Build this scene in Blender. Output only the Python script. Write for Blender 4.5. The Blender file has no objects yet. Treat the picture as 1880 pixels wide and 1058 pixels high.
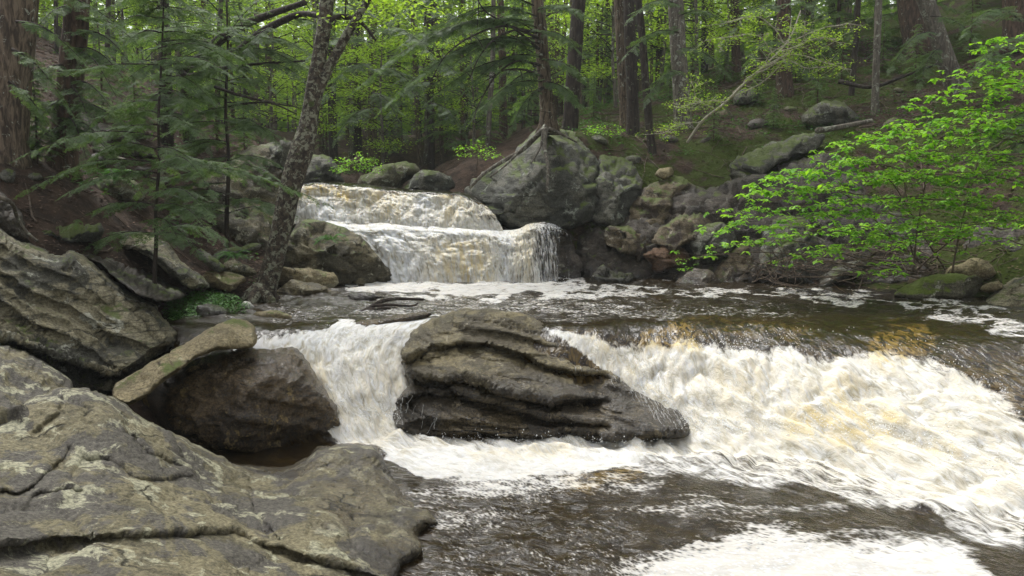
import bpy, math, random
import numpy as np
from mathutils import Vector, geometry

S = bpy.context.scene
COL = S.collection
# ---------------------------------------------------------------- camera
CAM_H, PITCH, LENS = 2.6, math.radians(5.4), 26.0
cam = bpy.data.cameras.new('camera')
cam.lens = LENS; cam.sensor_width = 36.0; cam.clip_start = 0.05; cam.clip_end = 600
camo = bpy.data.objects.new('camera', cam); COL.objects.link(camo)
camo.location = (0, 0, CAM_H); camo.rotation_euler = (math.pi/2 - PITCH, 0, 0)
S.camera = camo
# ---------------------------------------------------------------- world, sun, exposure
W = bpy.data.worlds.new('World'); S.world = W; W.use_nodes = True
wn = W.node_tree.nodes; wl = W.node_tree.links
SUN_EL, SUN_AZ = math.radians(58), math.radians(-35)      # azimuth from +Y towards +X
sky = wn.new('ShaderNodeTexSky'); sky.sky_type = 'NISHITA'; sky.sun_disc = False
sky.sun_elevation = SUN_EL; sky.sun_rotation = SUN_AZ
sky.dust_density = 4.0; sky.air_density = 1.0; sky.ozone_density = 0.6
hs = wn.new('ShaderNodeHueSaturation'); hs.inputs['Saturation'].default_value = 0.12
wl.new(sky.outputs[0], hs.inputs['Color'])
wl.new(hs.outputs[0], wn['Background'].inputs['Color'])
wn['Background'].inputs['Strength'].default_value = 0.15
sl = bpy.data.lights.new('sun', 'SUN'); sl.energy = 1.4; sl.angle = math.radians(22)
sl.color = (1.0, 0.985, 0.95)
so = bpy.data.objects.new('sun', sl); COL.objects.link(so)
sd = Vector((math.sin(SUN_AZ)*math.cos(SUN_EL), math.cos(SUN_AZ)*math.cos(SUN_EL), math.sin(SUN_EL)))
so.rotation_euler = sd.to_track_quat('Z', 'Y').to_euler(); so.location = sd*60
S.view_settings.view_transform = 'Standard'; S.view_settings.look = 'None'
S.view_settings.gamma = 1.0; S.view_settings.exposure = 1.18
S.cycles.max_bounces = 6; S.cycles.transparent_max_bounces = 8

# ---------------------------------------------------------------- pixels of the photo <-> world
F = 1880*LENS/36.0
CP, SP = math.cos(PITCH), math.sin(PITCH)
def at(px, py, d):
    """world point(s) on the ray of photo pixel (px, py) at distance y = d"""
    px = np.asarray(px, float); py = np.asarray(py, float); d = np.asarray(d, float)
    a = (px-940)/F; b = -(py-529)/F
    dy = CP + b*SP; dz = -SP + b*CP
    k = d/dy
    return np.stack([a*k, d+0*k, CAM_H + dz*k], -1)
def proj(P):
    x, y, z = P[..., 0], P[..., 1], P[..., 2]-CAM_H
    f = np.maximum(y*CP - z*SP, 1e-3); u = y*SP + z*CP
    return 940 + F*x/f, 529 - F*u/f
def ss(a, b, x):
    t = np.clip((x-a)/(b-a), 0, 1); return t*t*(3-2*t)

# ---------------------------------------------------------------- noise
_G = np.array([[1,1,0],[-1,1,0],[1,-1,0],[-1,-1,0],[1,0,1],[-1,0,1],[1,0,-1],[-1,0,-1],
               [0,1,1],[0,-1,1],[0,1,-1],[0,-1,-1],[1,1,0],[-1,1,0],[0,-1,1],[0,-1,-1]], float)
def _hash(i, j, k, seed):
    h = (i*73856093) ^ (j*19349663) ^ (k*83492791) ^ (seed*2654435761 & 0x7fffffff)
    h = (h ^ (h >> 13)) & 0xffffffff
    h = (h*1274126177) & 0xffffffff
    return (h ^ (h >> 16))
def perlin(p, seed=0):
    p = np.asarray(p, float); q = np.floor(p).astype(np.int64); f = p-q
    w = f*f*f*(f*(f*6-15)+10); out = 0
    for dx in (0, 1):
        wx = w[:, 0] if dx else 1-w[:, 0]
        for dy in (0, 1):
            wy = w[:, 1] if dy else 1-w[:, 1]
            for dz in (0, 1):
                wz = w[:, 2] if dz else 1-w[:, 2]
                g = _G[_hash(q[:, 0]+dx, q[:, 1]+dy, q[:, 2]+dz, seed) & 15]
                out = out + wx*wy*wz*((f-np.array([dx, dy, dz]))*g).sum(1)
    return out
def fbm(p, oct=4, seed=0, gain=0.5, kind=0):
    p = np.asarray(p, float); a, s, o = 1.0, 1.0, 0
    for i in range(oct):
        n = perlin(p*s, seed+i*17)
        if kind == 1: n = 1-2*np.abs(n)*1.6
        if kind == 2: n = np.abs(n)*2-0.5
        o = o+a*n; a *= gain; s *= 2.03
    return o
def rnd1(n, seed):      # hash of integers to 0..1
    return (_hash(n.astype(np.int64), n.astype(np.int64)*3+1, n.astype(np.int64)*7+5, seed) & 0xffff)/65535.0

def fracture(p, seed=0):
    """broken blocks: every cell of a jittered lattice is shifted and tilted by its own amount"""
    q = np.floor(p).astype(np.int64); best = np.full(len(p), 1e9); out = np.zeros(len(p)); sec = np.full(len(p), 1e9)
    for i in (-1, 0, 1):
        for j in (-1, 0, 1):
            for k in (-1, 0, 1):
                a, b, c = q[:, 0]+i, q[:, 1]+j, q[:, 2]+k
                h = [( _hash(a, b, c, seed+m) & 0xffff)/65535.0 for m in (1, 2, 3, 4, 5, 6, 7)]
                f = np.stack([a+h[0], b+h[1], c+h[2]], 1); d = np.linalg.norm(p-f, axis=1)
                v = (h[3]-.5)+((p-f)*np.stack([h[4]-.5, h[5]-.5, h[6]-.5], 1)).sum(1)*1.5
                m = d < best; sec = np.where(m, best, np.minimum(sec, d)); out = np.where(m, v, out); best = np.where(m, d, best)
    return out-0.55*np.exp(-((sec-best)/0.09)**2)
# ---------------------------------------------------------------- meshes
def mesh(name, V, Fc, mats, smooth=True, attrs=None, midx=None):
    V = np.ascontiguousarray(V, np.float32); me = bpy.data.meshes.new(name)
    if isinstance(Fc, np.ndarray): groups = [Fc]
    else: groups = [np.asarray(f) for f in Fc if len(f)]
    loops = np.concatenate([g.ravel() for g in groups]).astype(np.int32)
    tot = np.concatenate([np.full(len(g), g.shape[1]) for g in groups])
    start = np.concatenate([[0], np.cumsum(tot)[:-1]]).astype(np.int32)
    me.vertices.add(len(V)); me.vertices.foreach_set('co', V.ravel())
    me.loops.add(len(loops)); me.loops.foreach_set('vertex_index', loops)
    me.polygons.add(len(tot)); me.polygons.foreach_set('loop_start', start)
    if smooth: me.polygons.foreach_set('use_smooth', np.ones(len(tot), bool))
    for m in (mats if isinstance(mats, (list, tuple)) else [mats]): me.materials.append(m)
    if midx is not None: me.polygons.foreach_set('material_index', np.asarray(midx, np.int32))
    me.update(calc_edges=True)
    for k, v in (attrs or {}).items():
        v = np.ascontiguousarray(v, np.float32)
        if v.ndim == 1: a = me.attributes.new(k, 'FLOAT', 'POINT'); a.data.foreach_set('value', v)
        else: a = me.attributes.new(k, 'FLOAT_VECTOR', 'POINT'); a.data.foreach_set('vector', v.ravel())
    return me
def link(name, me, parent=None, loc=(0, 0, 0)):
    o = bpy.data.objects.new(name, me); COL.objects.link(o); o.location = loc
    if parent is not None: o.parent = parent
    return o
def tag(o, label=None, cat=None, group=None, kind=None):
    if label: o['label'] = label
    if cat: o['category'] = cat
    if group: o['group'] = group
    if kind: o['kind'] = kind
    return o
def empty(name, loc, label, cat, group=None):
    o = bpy.data.objects.new(name, None); COL.objects.link(o); o.location = loc
    o.empty_display_size = 0.2
    return tag(o, label, cat, group)
def copy_tree(o, parent=None):
    c = o.copy(); COL.objects.link(c)
    if parent is not None: c.parent = parent
    for ch in [x for x in COL.objects if x.parent == o]: copy_tree(ch, c)
    return c
def vnormals(V, T):
    n = np.cross(V[T[:, 1]]-V[T[:, 0]], V[T[:, 2]]-V[T[:, 0]])
    N = np.zeros_like(V)
    for k in range(3): np.add.at(N, T[:, k], n)
    return N/np.maximum(np.linalg.norm(N, axis=1, keepdims=True), 1e-9)
def tube(path, rad, seg=10, bark=0.0, seed=0, cap=True, flare=0.0):
    path = np.asarray(path, float); n = len(path); rad = np.broadcast_to(np.asarray(rad, float), (n,)).copy()
    t = np.gradient(path, axis=0); t /= np.linalg.norm(t, axis=1, keepdims=True)+1e-9
    ref = np.array([0, 0, 1.0]) if abs(t[0][2]) < 0.8 else np.array([0.0, 1, 0])
    a = np.cross(t, ref); a /= np.linalg.norm(a, axis=1, keepdims=True)+1e-9
    b = np.cross(t, a)
    th = np.linspace(0, 2*math.pi, seg, endpoint=False)
    c, s = np.cos(th), np.sin(th)
    r = rad[:, None]*np.ones(seg)
    if bark or flare:
        L = np.concatenate([[0], np.cumsum(np.linalg.norm(np.diff(path, axis=0), axis=1))])
        q = np.stack([(c[None]*2.2+0*L[:, None]).ravel(), (s[None]*2.2+0*L[:, None]).ravel(), (0*c[None]+L[:, None]*0.9).ravel()], 1)
        r = r*(1+bark*fbm(q, 3, seed).reshape(n, seg))
        if flare:
            q2 = np.stack([(c[None]*1.6+0*L[:, None]).ravel(), (s[None]*1.6+0*L[:, None]).ravel(), (0*c[None]+0*L[:, None]).ravel()+seed], 1)
            lobe = 0.6+1.3*np.maximum(perlin(q2, seed+5), -0.2).reshape(n, seg)
            r = r*(1+flare*np.exp(-L[:, None]/(rad[0]*2.2))*lobe)
    V = path[:, None]+r[..., None]*(a[:, None]*c[None, :, None]+b[:, None]*s[None, :, None])
    V = V.reshape(-1, 3)
    i = np.arange(n-1)[:, None]*seg; j = np.arange(seg)[None]; k = (j+1) % seg
    Q = np.stack([i+j, i+k, i+seg+k, i+seg+j], -1).reshape(-1, 4)
    if cap:
        V = np.concatenate([V, path[-1:], path[:1]])
        e = len(V)
        T = [[(n-1)*seg+q, (n-1)*seg+(q+1) % seg, e-2, e-2] for q in range(seg)]+[[(q+1) % seg, q, e-1, e-1] for q in range(seg)]
        T = np.array(T)[:, :3]
        return V, Q, T
    return V, Q, np.zeros((0, 3), int)
class MB:
    """collects tubes and faces into ONE mesh"""
    def __init__(s): s.V = []; s.Q = []; s.T = []; s.n = 0; s.A = []
    def add(s, V, Q=None, T=None, tint=None):
        if Q is not None and len(Q): s.Q.append(np.asarray(Q)+s.n)
        if T is not None and len(T): s.T.append(np.asarray(T)+s.n)
        s.V.append(np.asarray(V, float)); s.n += len(V)
        s.A.append(np.full(len(V), 0.5) if tint is None else np.broadcast_to(tint, (len(V),)))
    def tube(s, *a, **k): s.add(*tube(*a, **k))
    def build(s, name, mat, parent=None, org=(0, 0, 0), smooth=True):
        g = []
        if s.Q: g.append(np.concatenate(s.Q))
        if s.T: g.append(np.concatenate(s.T))
        me = mesh(name, np.concatenate(s.V)-np.asarray(org), g, mat, smooth, {'tint': np.concatenate(s.A)})
        return link(name, me, parent)
def curve(pts, n):
    """smooth curve through points (Catmull-Rom), n samples"""
    P = np.asarray(pts, float)
    P = np.concatenate([[2*P[0]-P[1]], P, [2*P[-1]-P[-2]]])
    m = len(P)-3; u = np.linspace(0, m-1e-6, n); i = u.astype(int); t = (u-i)[:, None]
    a, b, c, d = P[i], P[i+1], P[i+2], P[i+3]
    return 0.5*(2*b+(c-a)*t+(2*a-5*b+4*c-d)*t*t+(3*b-a-3*c+d)*t**3)

# ---------------------------------------------------------------- materials
class NT:
    def __init__(s, name):
        s.m = bpy.data.materials.new(name); s.m.use_nodes = True
        s.t = s.m.node_tree; s.n = s.t.nodes; s.l = s.t.links
        s.bsdf = s.n['Principled BSDF']; s.out = s.n['Material Output']
    def new(s, t, **k):
        x = s.n.new(t)
        for a, b in k.items(): setattr(x, a, b)
        return x
    def set(s, sock, v):
        if isinstance(v, bpy.types.NodeSocket): s.l.new(v, sock)
        elif v is not None:
            if sock.type == 'RGBA' and len(v) == 3: v = (*v, 1)
            sock.default_value = v
    def math(s, op, a, b=0.0, clamp=False):
        x = s.new('ShaderNodeMath', operation=op, use_clamp=clamp); s.set(x.inputs[0], a); s.set(x.inputs[1], b); return x.outputs[0]
    def mixf(s, f, a, b):
        x = s.new('ShaderNodeMix', data_type='FLOAT'); s.set(x.inputs[0], f); s.set(x.inputs[2], a); s.set(x.inputs[3], b); return x.outputs[0]
    def mix(s, f, a, b, blend='MIX'):
        x = s.new('ShaderNodeMix', data_type='RGBA', blend_type=blend)
        s.set(x.inputs[0], f); s.set(x.inputs[6], a); s.set(x.inputs[7], b); return x.outputs[2]
    def noise(s, vec, scale, detail=4, rough=0.55, dist=0.0, lac=2.0):
        x = s.new('ShaderNodeTexNoise'); s.set(x.inputs['Vector'], vec); x.inputs['Scale'].default_value = scale
        x.inputs['Detail'].default_value = detail; x.inputs['Roughness'].default_value = rough; x.inputs['Distortion'].default_value = dist
        return x.outputs['Fac']
    def voro(s, vec, scale, feature='F1'):
        x = s.new('ShaderNodeTexVoronoi', feature=feature); s.set(x.inputs['Vector'], vec); x.inputs['Scale'].default_value = scale
        return x.outputs['Distance']
    def ramp(s, f, lo, hi):      # smooth step of a value
        x = s.new('ShaderNodeMapRange', interpolation_type='SMOOTHSTEP'); s.set(x.inputs[0], f)
        s.set(x.inputs[1], lo); s.set(x.inputs[2], hi); return x.outputs[0]
    def map(s, vec, scale=(1, 1, 1), rot=(0, 0, 0)):
        x = s.new('ShaderNodeMapping'); s.set(x.inputs[0], vec); x.inputs['Scale'].default_value = scale; x.inputs['Rotation'].default_value = rot
        return x.outputs[0]
    def attr(s, name, out='Fac'): return s.new('ShaderNodeAttribute', attribute_name=name).outputs[out]
    def obj(s): return s.new('ShaderNodeTexCoord').outputs['Object']
    def pos(s): return s.new('ShaderNodeNewGeometry').outputs['Position']
    def sep(s, v):
        x = s.new('ShaderNodeSeparateXYZ'); s.l.new(v, x.inputs[0]); return x.outputs
    def bump(s, h, strength, dist, prev=None):
        x = s.new('ShaderNodeBump'); x.inputs['Strength'].default_value = strength; x.inputs['Distance'].default_value = dist
        s.set(x.inputs['Height'], h)
        if prev is not None: s.l.new(prev, x.inputs['Normal'])
        return x.outputs[0]

def rock_mat(name, A, B, L=(0.42, 0.42, 0.33), lich=0.5, moss=0.0, rough=0.75, wet=None, lam=14, lamrot=(0, 0, 0), scale=1.0, D=None, mosscol=(0.075, 0.10, 0.014), lamc=0.55):
    t = NT(name); v = t.obj()
    n1 = t.noise(v, 1.3*scale, 8, 0.62, 0.4)
    col = t.mix(t.ramp(n1, 0.38, 0.62), A, B)
    lamv = t.map(v, (1.2, 1.2, lam), lamrot)
    n2 = t.noise(lamv, 1.6*scale, 6, 0.6, 0.3)
    col = t.mix(t.math('MULTIPLY', t.ramp(n2, 0.5, 0.66), lamc), col, (B[0]*0.35, B[1]*0.35, B[2]*0.35))
    if D is not None:
        nd = t.noise(v, 1.35*scale, 9, 0.68, 0.6)
        col = t.mix(t.math('MULTIPLY', t.ramp(nd, 0.49, 0.525), 0.9), col, D)
    nl = t.noise(v, 3.1*scale, 9, 0.68, 0.5)
    lo = 0.64-0.16*lich
    col = t.mix(t.math('MULTIPLY', t.ramp(nl, lo, lo+0.045), 0.85), col, L)
    fine = t.noise(v, 34*scale, 5, 0.7)
    col = t.mix(0.9, col, t.mix(t.ramp(fine, 0.28, 0.72), (0.35, 0.35, 0.35), (1.6, 1.6, 1.6)), 'MULTIPLY')
    spk = t.noise(v, 70*scale, 4, 0.75)
    col = t.mix(t.math('MULTIPLY', t.ramp(spk, 0.60, 0.66), 0.6), col, L)
    col = t.mix(t.math('MULTIPLY', t.ramp(spk, 0.40, 0.35), 0.7), col, (B[0]*0.3, B[1]*0.3, B[2]*0.3))
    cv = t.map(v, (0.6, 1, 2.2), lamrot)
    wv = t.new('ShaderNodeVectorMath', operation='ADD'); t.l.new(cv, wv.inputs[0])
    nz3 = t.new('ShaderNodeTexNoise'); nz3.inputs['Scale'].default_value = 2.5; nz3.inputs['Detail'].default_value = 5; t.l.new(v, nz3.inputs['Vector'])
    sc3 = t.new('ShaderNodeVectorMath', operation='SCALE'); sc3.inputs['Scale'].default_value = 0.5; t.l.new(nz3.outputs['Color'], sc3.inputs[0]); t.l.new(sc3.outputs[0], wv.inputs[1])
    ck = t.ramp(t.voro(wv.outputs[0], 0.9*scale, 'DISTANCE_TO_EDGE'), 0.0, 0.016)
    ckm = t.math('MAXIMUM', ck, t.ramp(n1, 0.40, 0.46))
    col = t.mix(t.math('SUBTRACT', 1.0, ckm), col, (B[0]*0.25, B[1]*0.25, B[2]*0.25))  # crack lines darkened: soil fill, plus the shade inside a crack painted into the colour
    rsock = rough
    if moss > 0:
        nz = t.sep(t.new('ShaderNodeNewGeometry').outputs['Normal'])[2]
        nm = t.noise(v, 2.2*scale, 7, 0.7)
        f = t.math('ADD', t.math('MULTIPLY', nz, 0.35), nm)
        mm = t.mix(t.noise(v, 30, 3), (mosscol[0]*0.45, mosscol[1]*0.5, mosscol[2]*0.6), (mosscol[0]*1.5, mosscol[1]*1.5, mosscol[2]*1.5))
        col = t.mix(t.math('MULTIPLY', t.ramp(f, 0.86-0.3*moss, 0.96-0.3*moss), 0.9), col, mm)
    if wet is not None:
        z = t.sep(t.pos())[2]
        w = t.ramp(t.math('ADD', z, t.math('MULTIPLY', t.math('SUBTRACT', t.noise(v, 2.5, 5), 0.5), 0.9)), wet+0.12, wet-0.12)
        col = t.mix(t.math('MULTIPLY', w, 0.8), col, t.mix(1.0, col, (0.3, 0.24, 0.17), 'MULTIPLY'))
        rsock = t.math('SUBTRACT', rough, t.math('MULTIPLY', w, rough-0.22))
    t.set(t.bsdf.inputs['Base Color'], col); t.set(t.bsdf.inputs['Roughness'], rsock)
    t.set(t.bsdf.inputs['Specular IOR Level'], t.math('ADD', 0.28, t.math('MULTIPLY', w, 0.35)) if wet is not None else 0.3)
    h = t.math('ADD', t.math('MULTIPLY', n2, 0.8), t.math('MULTIPLY', t.noise(v, 9*scale, 8, 0.65), 0.7))
    nrm = t.bump(t.math('ADD', h, t.math('MULTIPLY', ckm, 0.6)), 0.85, 0.07)
    nrm = t.bump(fine, 0.7, 0.016, nrm)
    chip = t.noise(t.map(v, (1, 1, 1.8), lamrot), 15*scale, 10, 0.78, 0.4)
    nrm = t.bump(t.math('ADD', chip, t.math('MULTIPLY', t.voro(wv.outputs[0], 7*scale), 0.5)), 0.8, 0.035, nrm)
    nrm = t.bump(spk, 0.4, 0.006, nrm)
    t.l.new(nrm, t.bsdf.inputs['Normal'])
    return t.m

def leaf_mat(name, c0, c1, trans=0.35, tcol=None, rough=0.55):
    t = NT(name); f = t.attr('tint')
    col = t.mix(f, c0, c1)
    t.set(t.bsdf.inputs['Base Color'], col); t.bsdf.inputs['Roughness'].default_value = rough
    t.bsdf.inputs['Specular IOR Level'].default_value = 0.25
    tr = t.new('ShaderNodeBsdfTranslucent'); k = tcol or (1.25, 1.3, 0.6)
    t.set(tr.inputs[0], t.mix(1.0, col, k, 'MULTIPLY'))
    mx = t.new('ShaderNodeMixShader'); mx.inputs[0].default_value = trans
    t.l.new(t.bsdf.outputs[0], mx.inputs[1]); t.l.new(tr.outputs[0], mx.inputs[2]); t.l.new(mx.outputs[0], t.out.inputs[0])
    return t.m

def bark_mat(name, A, B, lich=0.0, L=(0.33, 0.35, 0.28), sc=1.0, ridge=True, moss=0.0):
    t = NT(name); v = t.obj()
    q = t.map(v, (9*sc, 9*sc, 1.6*sc)) if ridge else t.map(v, (5*sc, 5*sc, 4*sc))
    n = t.noise(q, 2.0, 6, 0.65, 0.6)
    col = t.mix(t.ramp(n, 0.36, 0.62), A, B)
    if lich:
        nl = t.noise(v, 7*sc, 7, 0.7, 0.6)
        col = t.mix(t.math('MULTIPLY', t.ramp(nl, 0.62-0.2*lich, 0.68-0.2*lich), 0.8), col, L)
    if moss:
        nm = t.noise(v, 3*sc, 6, 0.7)
        col = t.mix(t.ramp(nm, 0.66-0.25*moss, 0.76-0.25*moss), col, (0.05, 0.07, 0.015))
    t.set(t.bsdf.inputs['Base Color'], col); t.bsdf.inputs['Roughness'].default_value = 0.85
    t.bsdf.inputs['Specular IOR Level'].default_value = 0.2
    t.l.new(t.bump(n, 0.9, 0.03), t.bsdf.inputs['Normal'])
    return t.m
# ================================================================ ground
def tps(xy, z, lam=0.02):
    n = len(xy); r = np.linalg.norm(xy[:, None]-xy[None], axis=2)
    K = np.where(r > 0, r*r*np.log(r+1e-12), 0)+lam*np.eye(n)*10
    P = np.concatenate([np.ones((n, 1)), xy], 1)
    A = np.block([[K, P], [P.T, np.zeros((3, 3))]])
    w = np.linalg.solve(A, np.concatenate([z, np.zeros(3)]))
    def f(q):
        out = np.zeros(len(q))
        for i in range(0, len(q), 20000):
            c = q[i:i+20000]; rr = np.linalg.norm(c[:, None]-xy[None], axis=2)
            out[i:i+20000] = np.where(rr > 0, rr*rr*np.log(rr+1e-12), 0)@w[:n]+w[n]+c@w[n+1:]
        return out
    return f
gp = [(0,5,-1),(-2.5,5.5,-.7),(4,5,-1),(0,2,-1),(5,2,-1),(-3,7,-.5),(0,8,-.8),(5,7,-.8),(0,11,.3),(4,11,.4),(7.5,9.5,.2),(0,14,.4),(3.5,13.5,.4),(-3.2,10.5,.5),
      (-1,16.8,.9),(1,16.6,.6),(-1.6,19.5,2.6),(-1,22,2.9),(-3,26,3.4),(-4,32,4.0),(-3.5,3.5,.1),(-6,5,1.2),(-9,3,2.6),(-14,8,4.5),(-20,15,7),
      (20,12,9),(30,20,14),(14,6,5),(9,4,1.5),(10,8,1.4),(-40,60,10),(0,60,9),(40,60,16),(-40,30,11),(45,30,18),(-25,-5,6),(25,-5,8),(0,-6,0),(0,100,22),(-60,100,24),(60,100,30),(0,138,34),(-60,138,36),(60,138,40)]
for px, py, d in [(300,600,10.8),(200,480,11.2),(60,425,10.8),(150,350,12.5),(230,390,13),(0,300,11.5),(100,305,12.8),(50,170,15.5),(130,112,20),(280,150,21),(400,235,23),(300,265,18),(450,410,17),
      (480,510,14.8),(350,490,13.3),(60,82,21),(0,60,21),(200,125,25),(1100,300,19.5),(1050,250,20),(1200,285,20.5),(1350,250,21),(1250,225,23),(1500,225,22),(1600,192,22),
      (1760,168,23),(1880,62,25),(1500,400,17),(1700,360,17),(1880,310,16),(1400,105,32),(1600,42,32),(1880,545,12.6),(1700,560,13.2),(1500,540,15),(1300,545,16.2),(1060,545,17),(1150,440,17.8),(1300,420,18),
      (700,335,24.5),(800,318,26.5),(860,310,23),(950,242,28),(750,282,35),(600,305,30),(450,255,30),(560,330,20)]:
    gp.append(tuple(at(px, py, d)))
gp = np.array(gp)
ground_z0 = tps(gp[:, :2], gp[:, 2])
def ground_z(xy, fine=True):
    xy = np.atleast_2d(np.asarray(xy, float)); z = ground_z0(xy)
    q = np.concatenate([xy*0.55, np.zeros((len(xy), 1))], 1)
    z = z+0.16*fbm(q, 3, 3)
    if fine: z = z+0.05*fbm(q*5, 3, 9)
    return z
def grid_faces(nr, nc):
    i = np.arange(nr-1)[:, None]*nc; j = np.arange(nc-1)[None]
    return np.stack([i+j, i+j+1, i+nc+j+1, i+nc+j], -1).reshape(-1, 4)
def build_ground():
    xs = np.concatenate([np.linspace(-95, -17, 26), np.linspace(-16.6, 16.6, 260), np.linspace(17, 95, 26)])
    ys = np.concatenate([np.linspace(-12, 7, 14), np.linspace(7.3, 34, 230), np.linspace(34.5, 140, 60)])
    X, Y = np.meshgrid(xs, ys); xy = np.stack([X.ravel(), Y.ravel()], 1)
    V = np.concatenate([xy, ground_z(xy)[:, None]], 1)
    t = NT('forest_floor'); v = t.pos()
    a = t.noise(v, 3.0, 8, 0.7); b = t.noise(t.map(v, (14, 22, 14)), 1.0, 5, 0.7, 1.0)
    col = t.mix(t.ramp(a, 0.35, 0.65), (0.034, 0.024, 0.017), (0.082, 0.054, 0.038))
    col = t.mix(t.math('MULTIPLY', t.ramp(b, 0.56, 0.68), 0.7), col, (0.22, 0.15, 0.11))
    m = t.noise(v, 0.55, 7, 0.72); x = t.sep(v)
    right = t.ramp(x[0], 0.0, 2.2)
    lo = t.math('SUBTRACT', 0.60, t.math('MULTIPLY', right, 0.15))
    ms = t.ramp(m, lo, t.math('ADD', lo, 0.07))
    mc = t.mix(t.noise(v, 22, 4), (0.018, 0.027, 0.004), (0.072, 0.098, 0.014))
    col = t.mix(ms, col, mc)
    t.set(t.bsdf.inputs['Base Color'], col); t.bsdf.inputs['Roughness'].default_value = 0.95
    t.bsdf.inputs['Specular IOR Level'].default_value = 0.15
    h = t.math('ADD', b, t.noise(v, 9, 6, 0.7))
    t.l.new(t.bump(h, 1.0, 0.06), t.bsdf.inputs['Normal'])
    o = link('ground', mesh('ground', V, grid_faces(len(ys), len(xs)), t.m)); tag(o, kind='structure')
    o['label'] = 'leaf litter and mossy soil of the wooded banks'
build_ground()

# ================================================================ water
def poly_sdf(px, py, poly):
    """signed pixel distance, positive inside"""
    P = np.asarray(poly, float); n = len(P)
    d = np.full(px.shape, 1e9); ins = np.zeros(px.shape, bool)
    for i in range(n):
        a, b = P[i], P[(i+1) % n]; e = b-a
        t = np.clip(((px-a[0])*e[0]+(py-a[1])*e[1])/(e@e+1e-9), 0, 1)
        d = np.minimum(d, np.hypot(px-a[0]-t*e[0], py-a[1]-t*e[1]))
        c = (a[1] > py) != (b[1] > py)
        ins ^= c & (px < (b[0]-a[0])*(py-a[1])/(b[1]-a[1]+1e-12)+a[0])
    return np.where(ins, d, -d)

def water_mat(name, thin=False):
    t = NT(name)
    foam = t.attr('foam'); amber = t.attr('amber'); fl = t.attr('flow', 'Vector')
    fall = t.attr('fall')
    def both(sc, det, k, dist):
        return t.mixf(fall, t.noise(t.map(fl, (1.7, 0.75, 1)), sc*0.9, det, 0.64, 1.9), t.noise(t.map(fl, (1.0, k, 1)), sc, det, 0.66, dist))
    n1 = both(2.6, 8, 3.6, 0.8); n2 = both(5.0, 4, 2.2, 1.2)
    nn = t.math('ADD', t.math('MULTIPLY', n1, 0.6), t.math('MULTIPLY', n2, 0.4))
    f = t.math('ADD', foam, t.math('MULTIPLY', t.math('SUBTRACT', nn, 0.5), 2.1))
    bub = t.voro(t.map(fl, (1, 1, 1)), 26.0)
    f = t.math('ADD', f, t.math('MULTIPLY', t.math('SUBTRACT', bub, 0.48), t.math('SUBTRACT', 0.55, t.math('MULTIPLY', fall, 0.55))))
    f = t.ramp(f, 0.34, 0.86)
    # brown glassy water
    t.set(t.bsdf.inputs['Base Color'], t.mix(t.math('MULTIPLY', amber, t.ramp(n2, 0.40, 0.62)), (0.011, 0.007, 0.0035), (0.20, 0.13, 0.03)))
    t.bsdf.inputs['Roughness'].default_value = 0.06; t.bsdf.inputs['IOR'].default_value = 1.33
    rip = t.math('ADD', both(3.4, 4, 2.6, 0.9), t.math('MULTIPLY', both(9.0, 3, 2.6, 0.5), 0.30))
    nb = t.bump(rip, 0.55, 0.06)
    t.l.new(nb, t.bsdf.inputs['Normal'])
    # aerated water and foam
    a2 = t.math('MULTIPLY', amber, t.ramp(n1, 0.36, 0.60))
    gap = t.ramp(t.math('ADD', n2, t.math('MULTIPLY', n1, 0.5)), 0.62, 0.82)
    fc = t.mix(t.math('MULTIPLY', gap, 0.8), (0.47, 0.47, 0.445), (0.62, 0.625, 0.625))
    fc = t.mix(t.math('MULTIPLY', a2, 0.95), fc, (0.52, 0.40, 0.15))
    fc = t.mix(t.math('MULTIPLY', t.ramp(nn, 0.52, 0.36), 0.7), fc, (0.35, 0.305, 0.20))
    fc = t.mix(t.math('MULTIPLY', t.math('SUBTRACT', 1.0, fall), 0.8), fc, t.mix(t.ramp(t.math('MULTIPLY', bub, t.math('ADD', n1, 0.5)), 0.15, 0.5), (0.54, 0.55, 0.55), (0.42, 0.40, 0.365)))
    fb = t.new('ShaderNodeBsdfPrincipled'); t.set(fb.inputs['Base Color'], fc); fb.inputs['Roughness'].default_value = 0.7
    fb.inputs['Specular IOR Level'].default_value = 0.25
    fb.inputs['Subsurface Weight'].default_value = 0.75; fb.inputs['Subsurface Radius'].default_value = (0.05, 0.042, 0.03); fb.inputs['Subsurface Scale'].default_value = 1.0
    t.l.new(t.bump(t.math('ADD', n2, t.math('MULTIPLY', n1, 1.2)), 0.5, 0.09), fb.inputs['Normal'])
    mx = t.new('ShaderNodeMixShader'); t.l.new(f, mx.inputs[0]); t.l.new(t.bsdf.outputs[0], mx.inputs[1]); t.l.new(fb.outputs[0], mx.inputs[2])
    res = mx.outputs[0]
    if thin:        # single threads: between them one sees the rock
        tr = t.new('ShaderNodeBsdfTransparent'); m2 = t.new('ShaderNodeMixShader')
        t.set(m2.inputs[0], t.math('MULTIPLY', t.attr('thin'), t.math('SUBTRACT', 1.0, f))); t.l.new(res, m2.inputs[1]); t.l.new(tr.outputs[0], m2.inputs[2]); res = m2.outputs[0]
    t.l.new(res, t.out.inputs[0])
    return t.m
WATER = water_mat('river_water'); FALLW = water_mat('falling_water', True)

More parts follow.
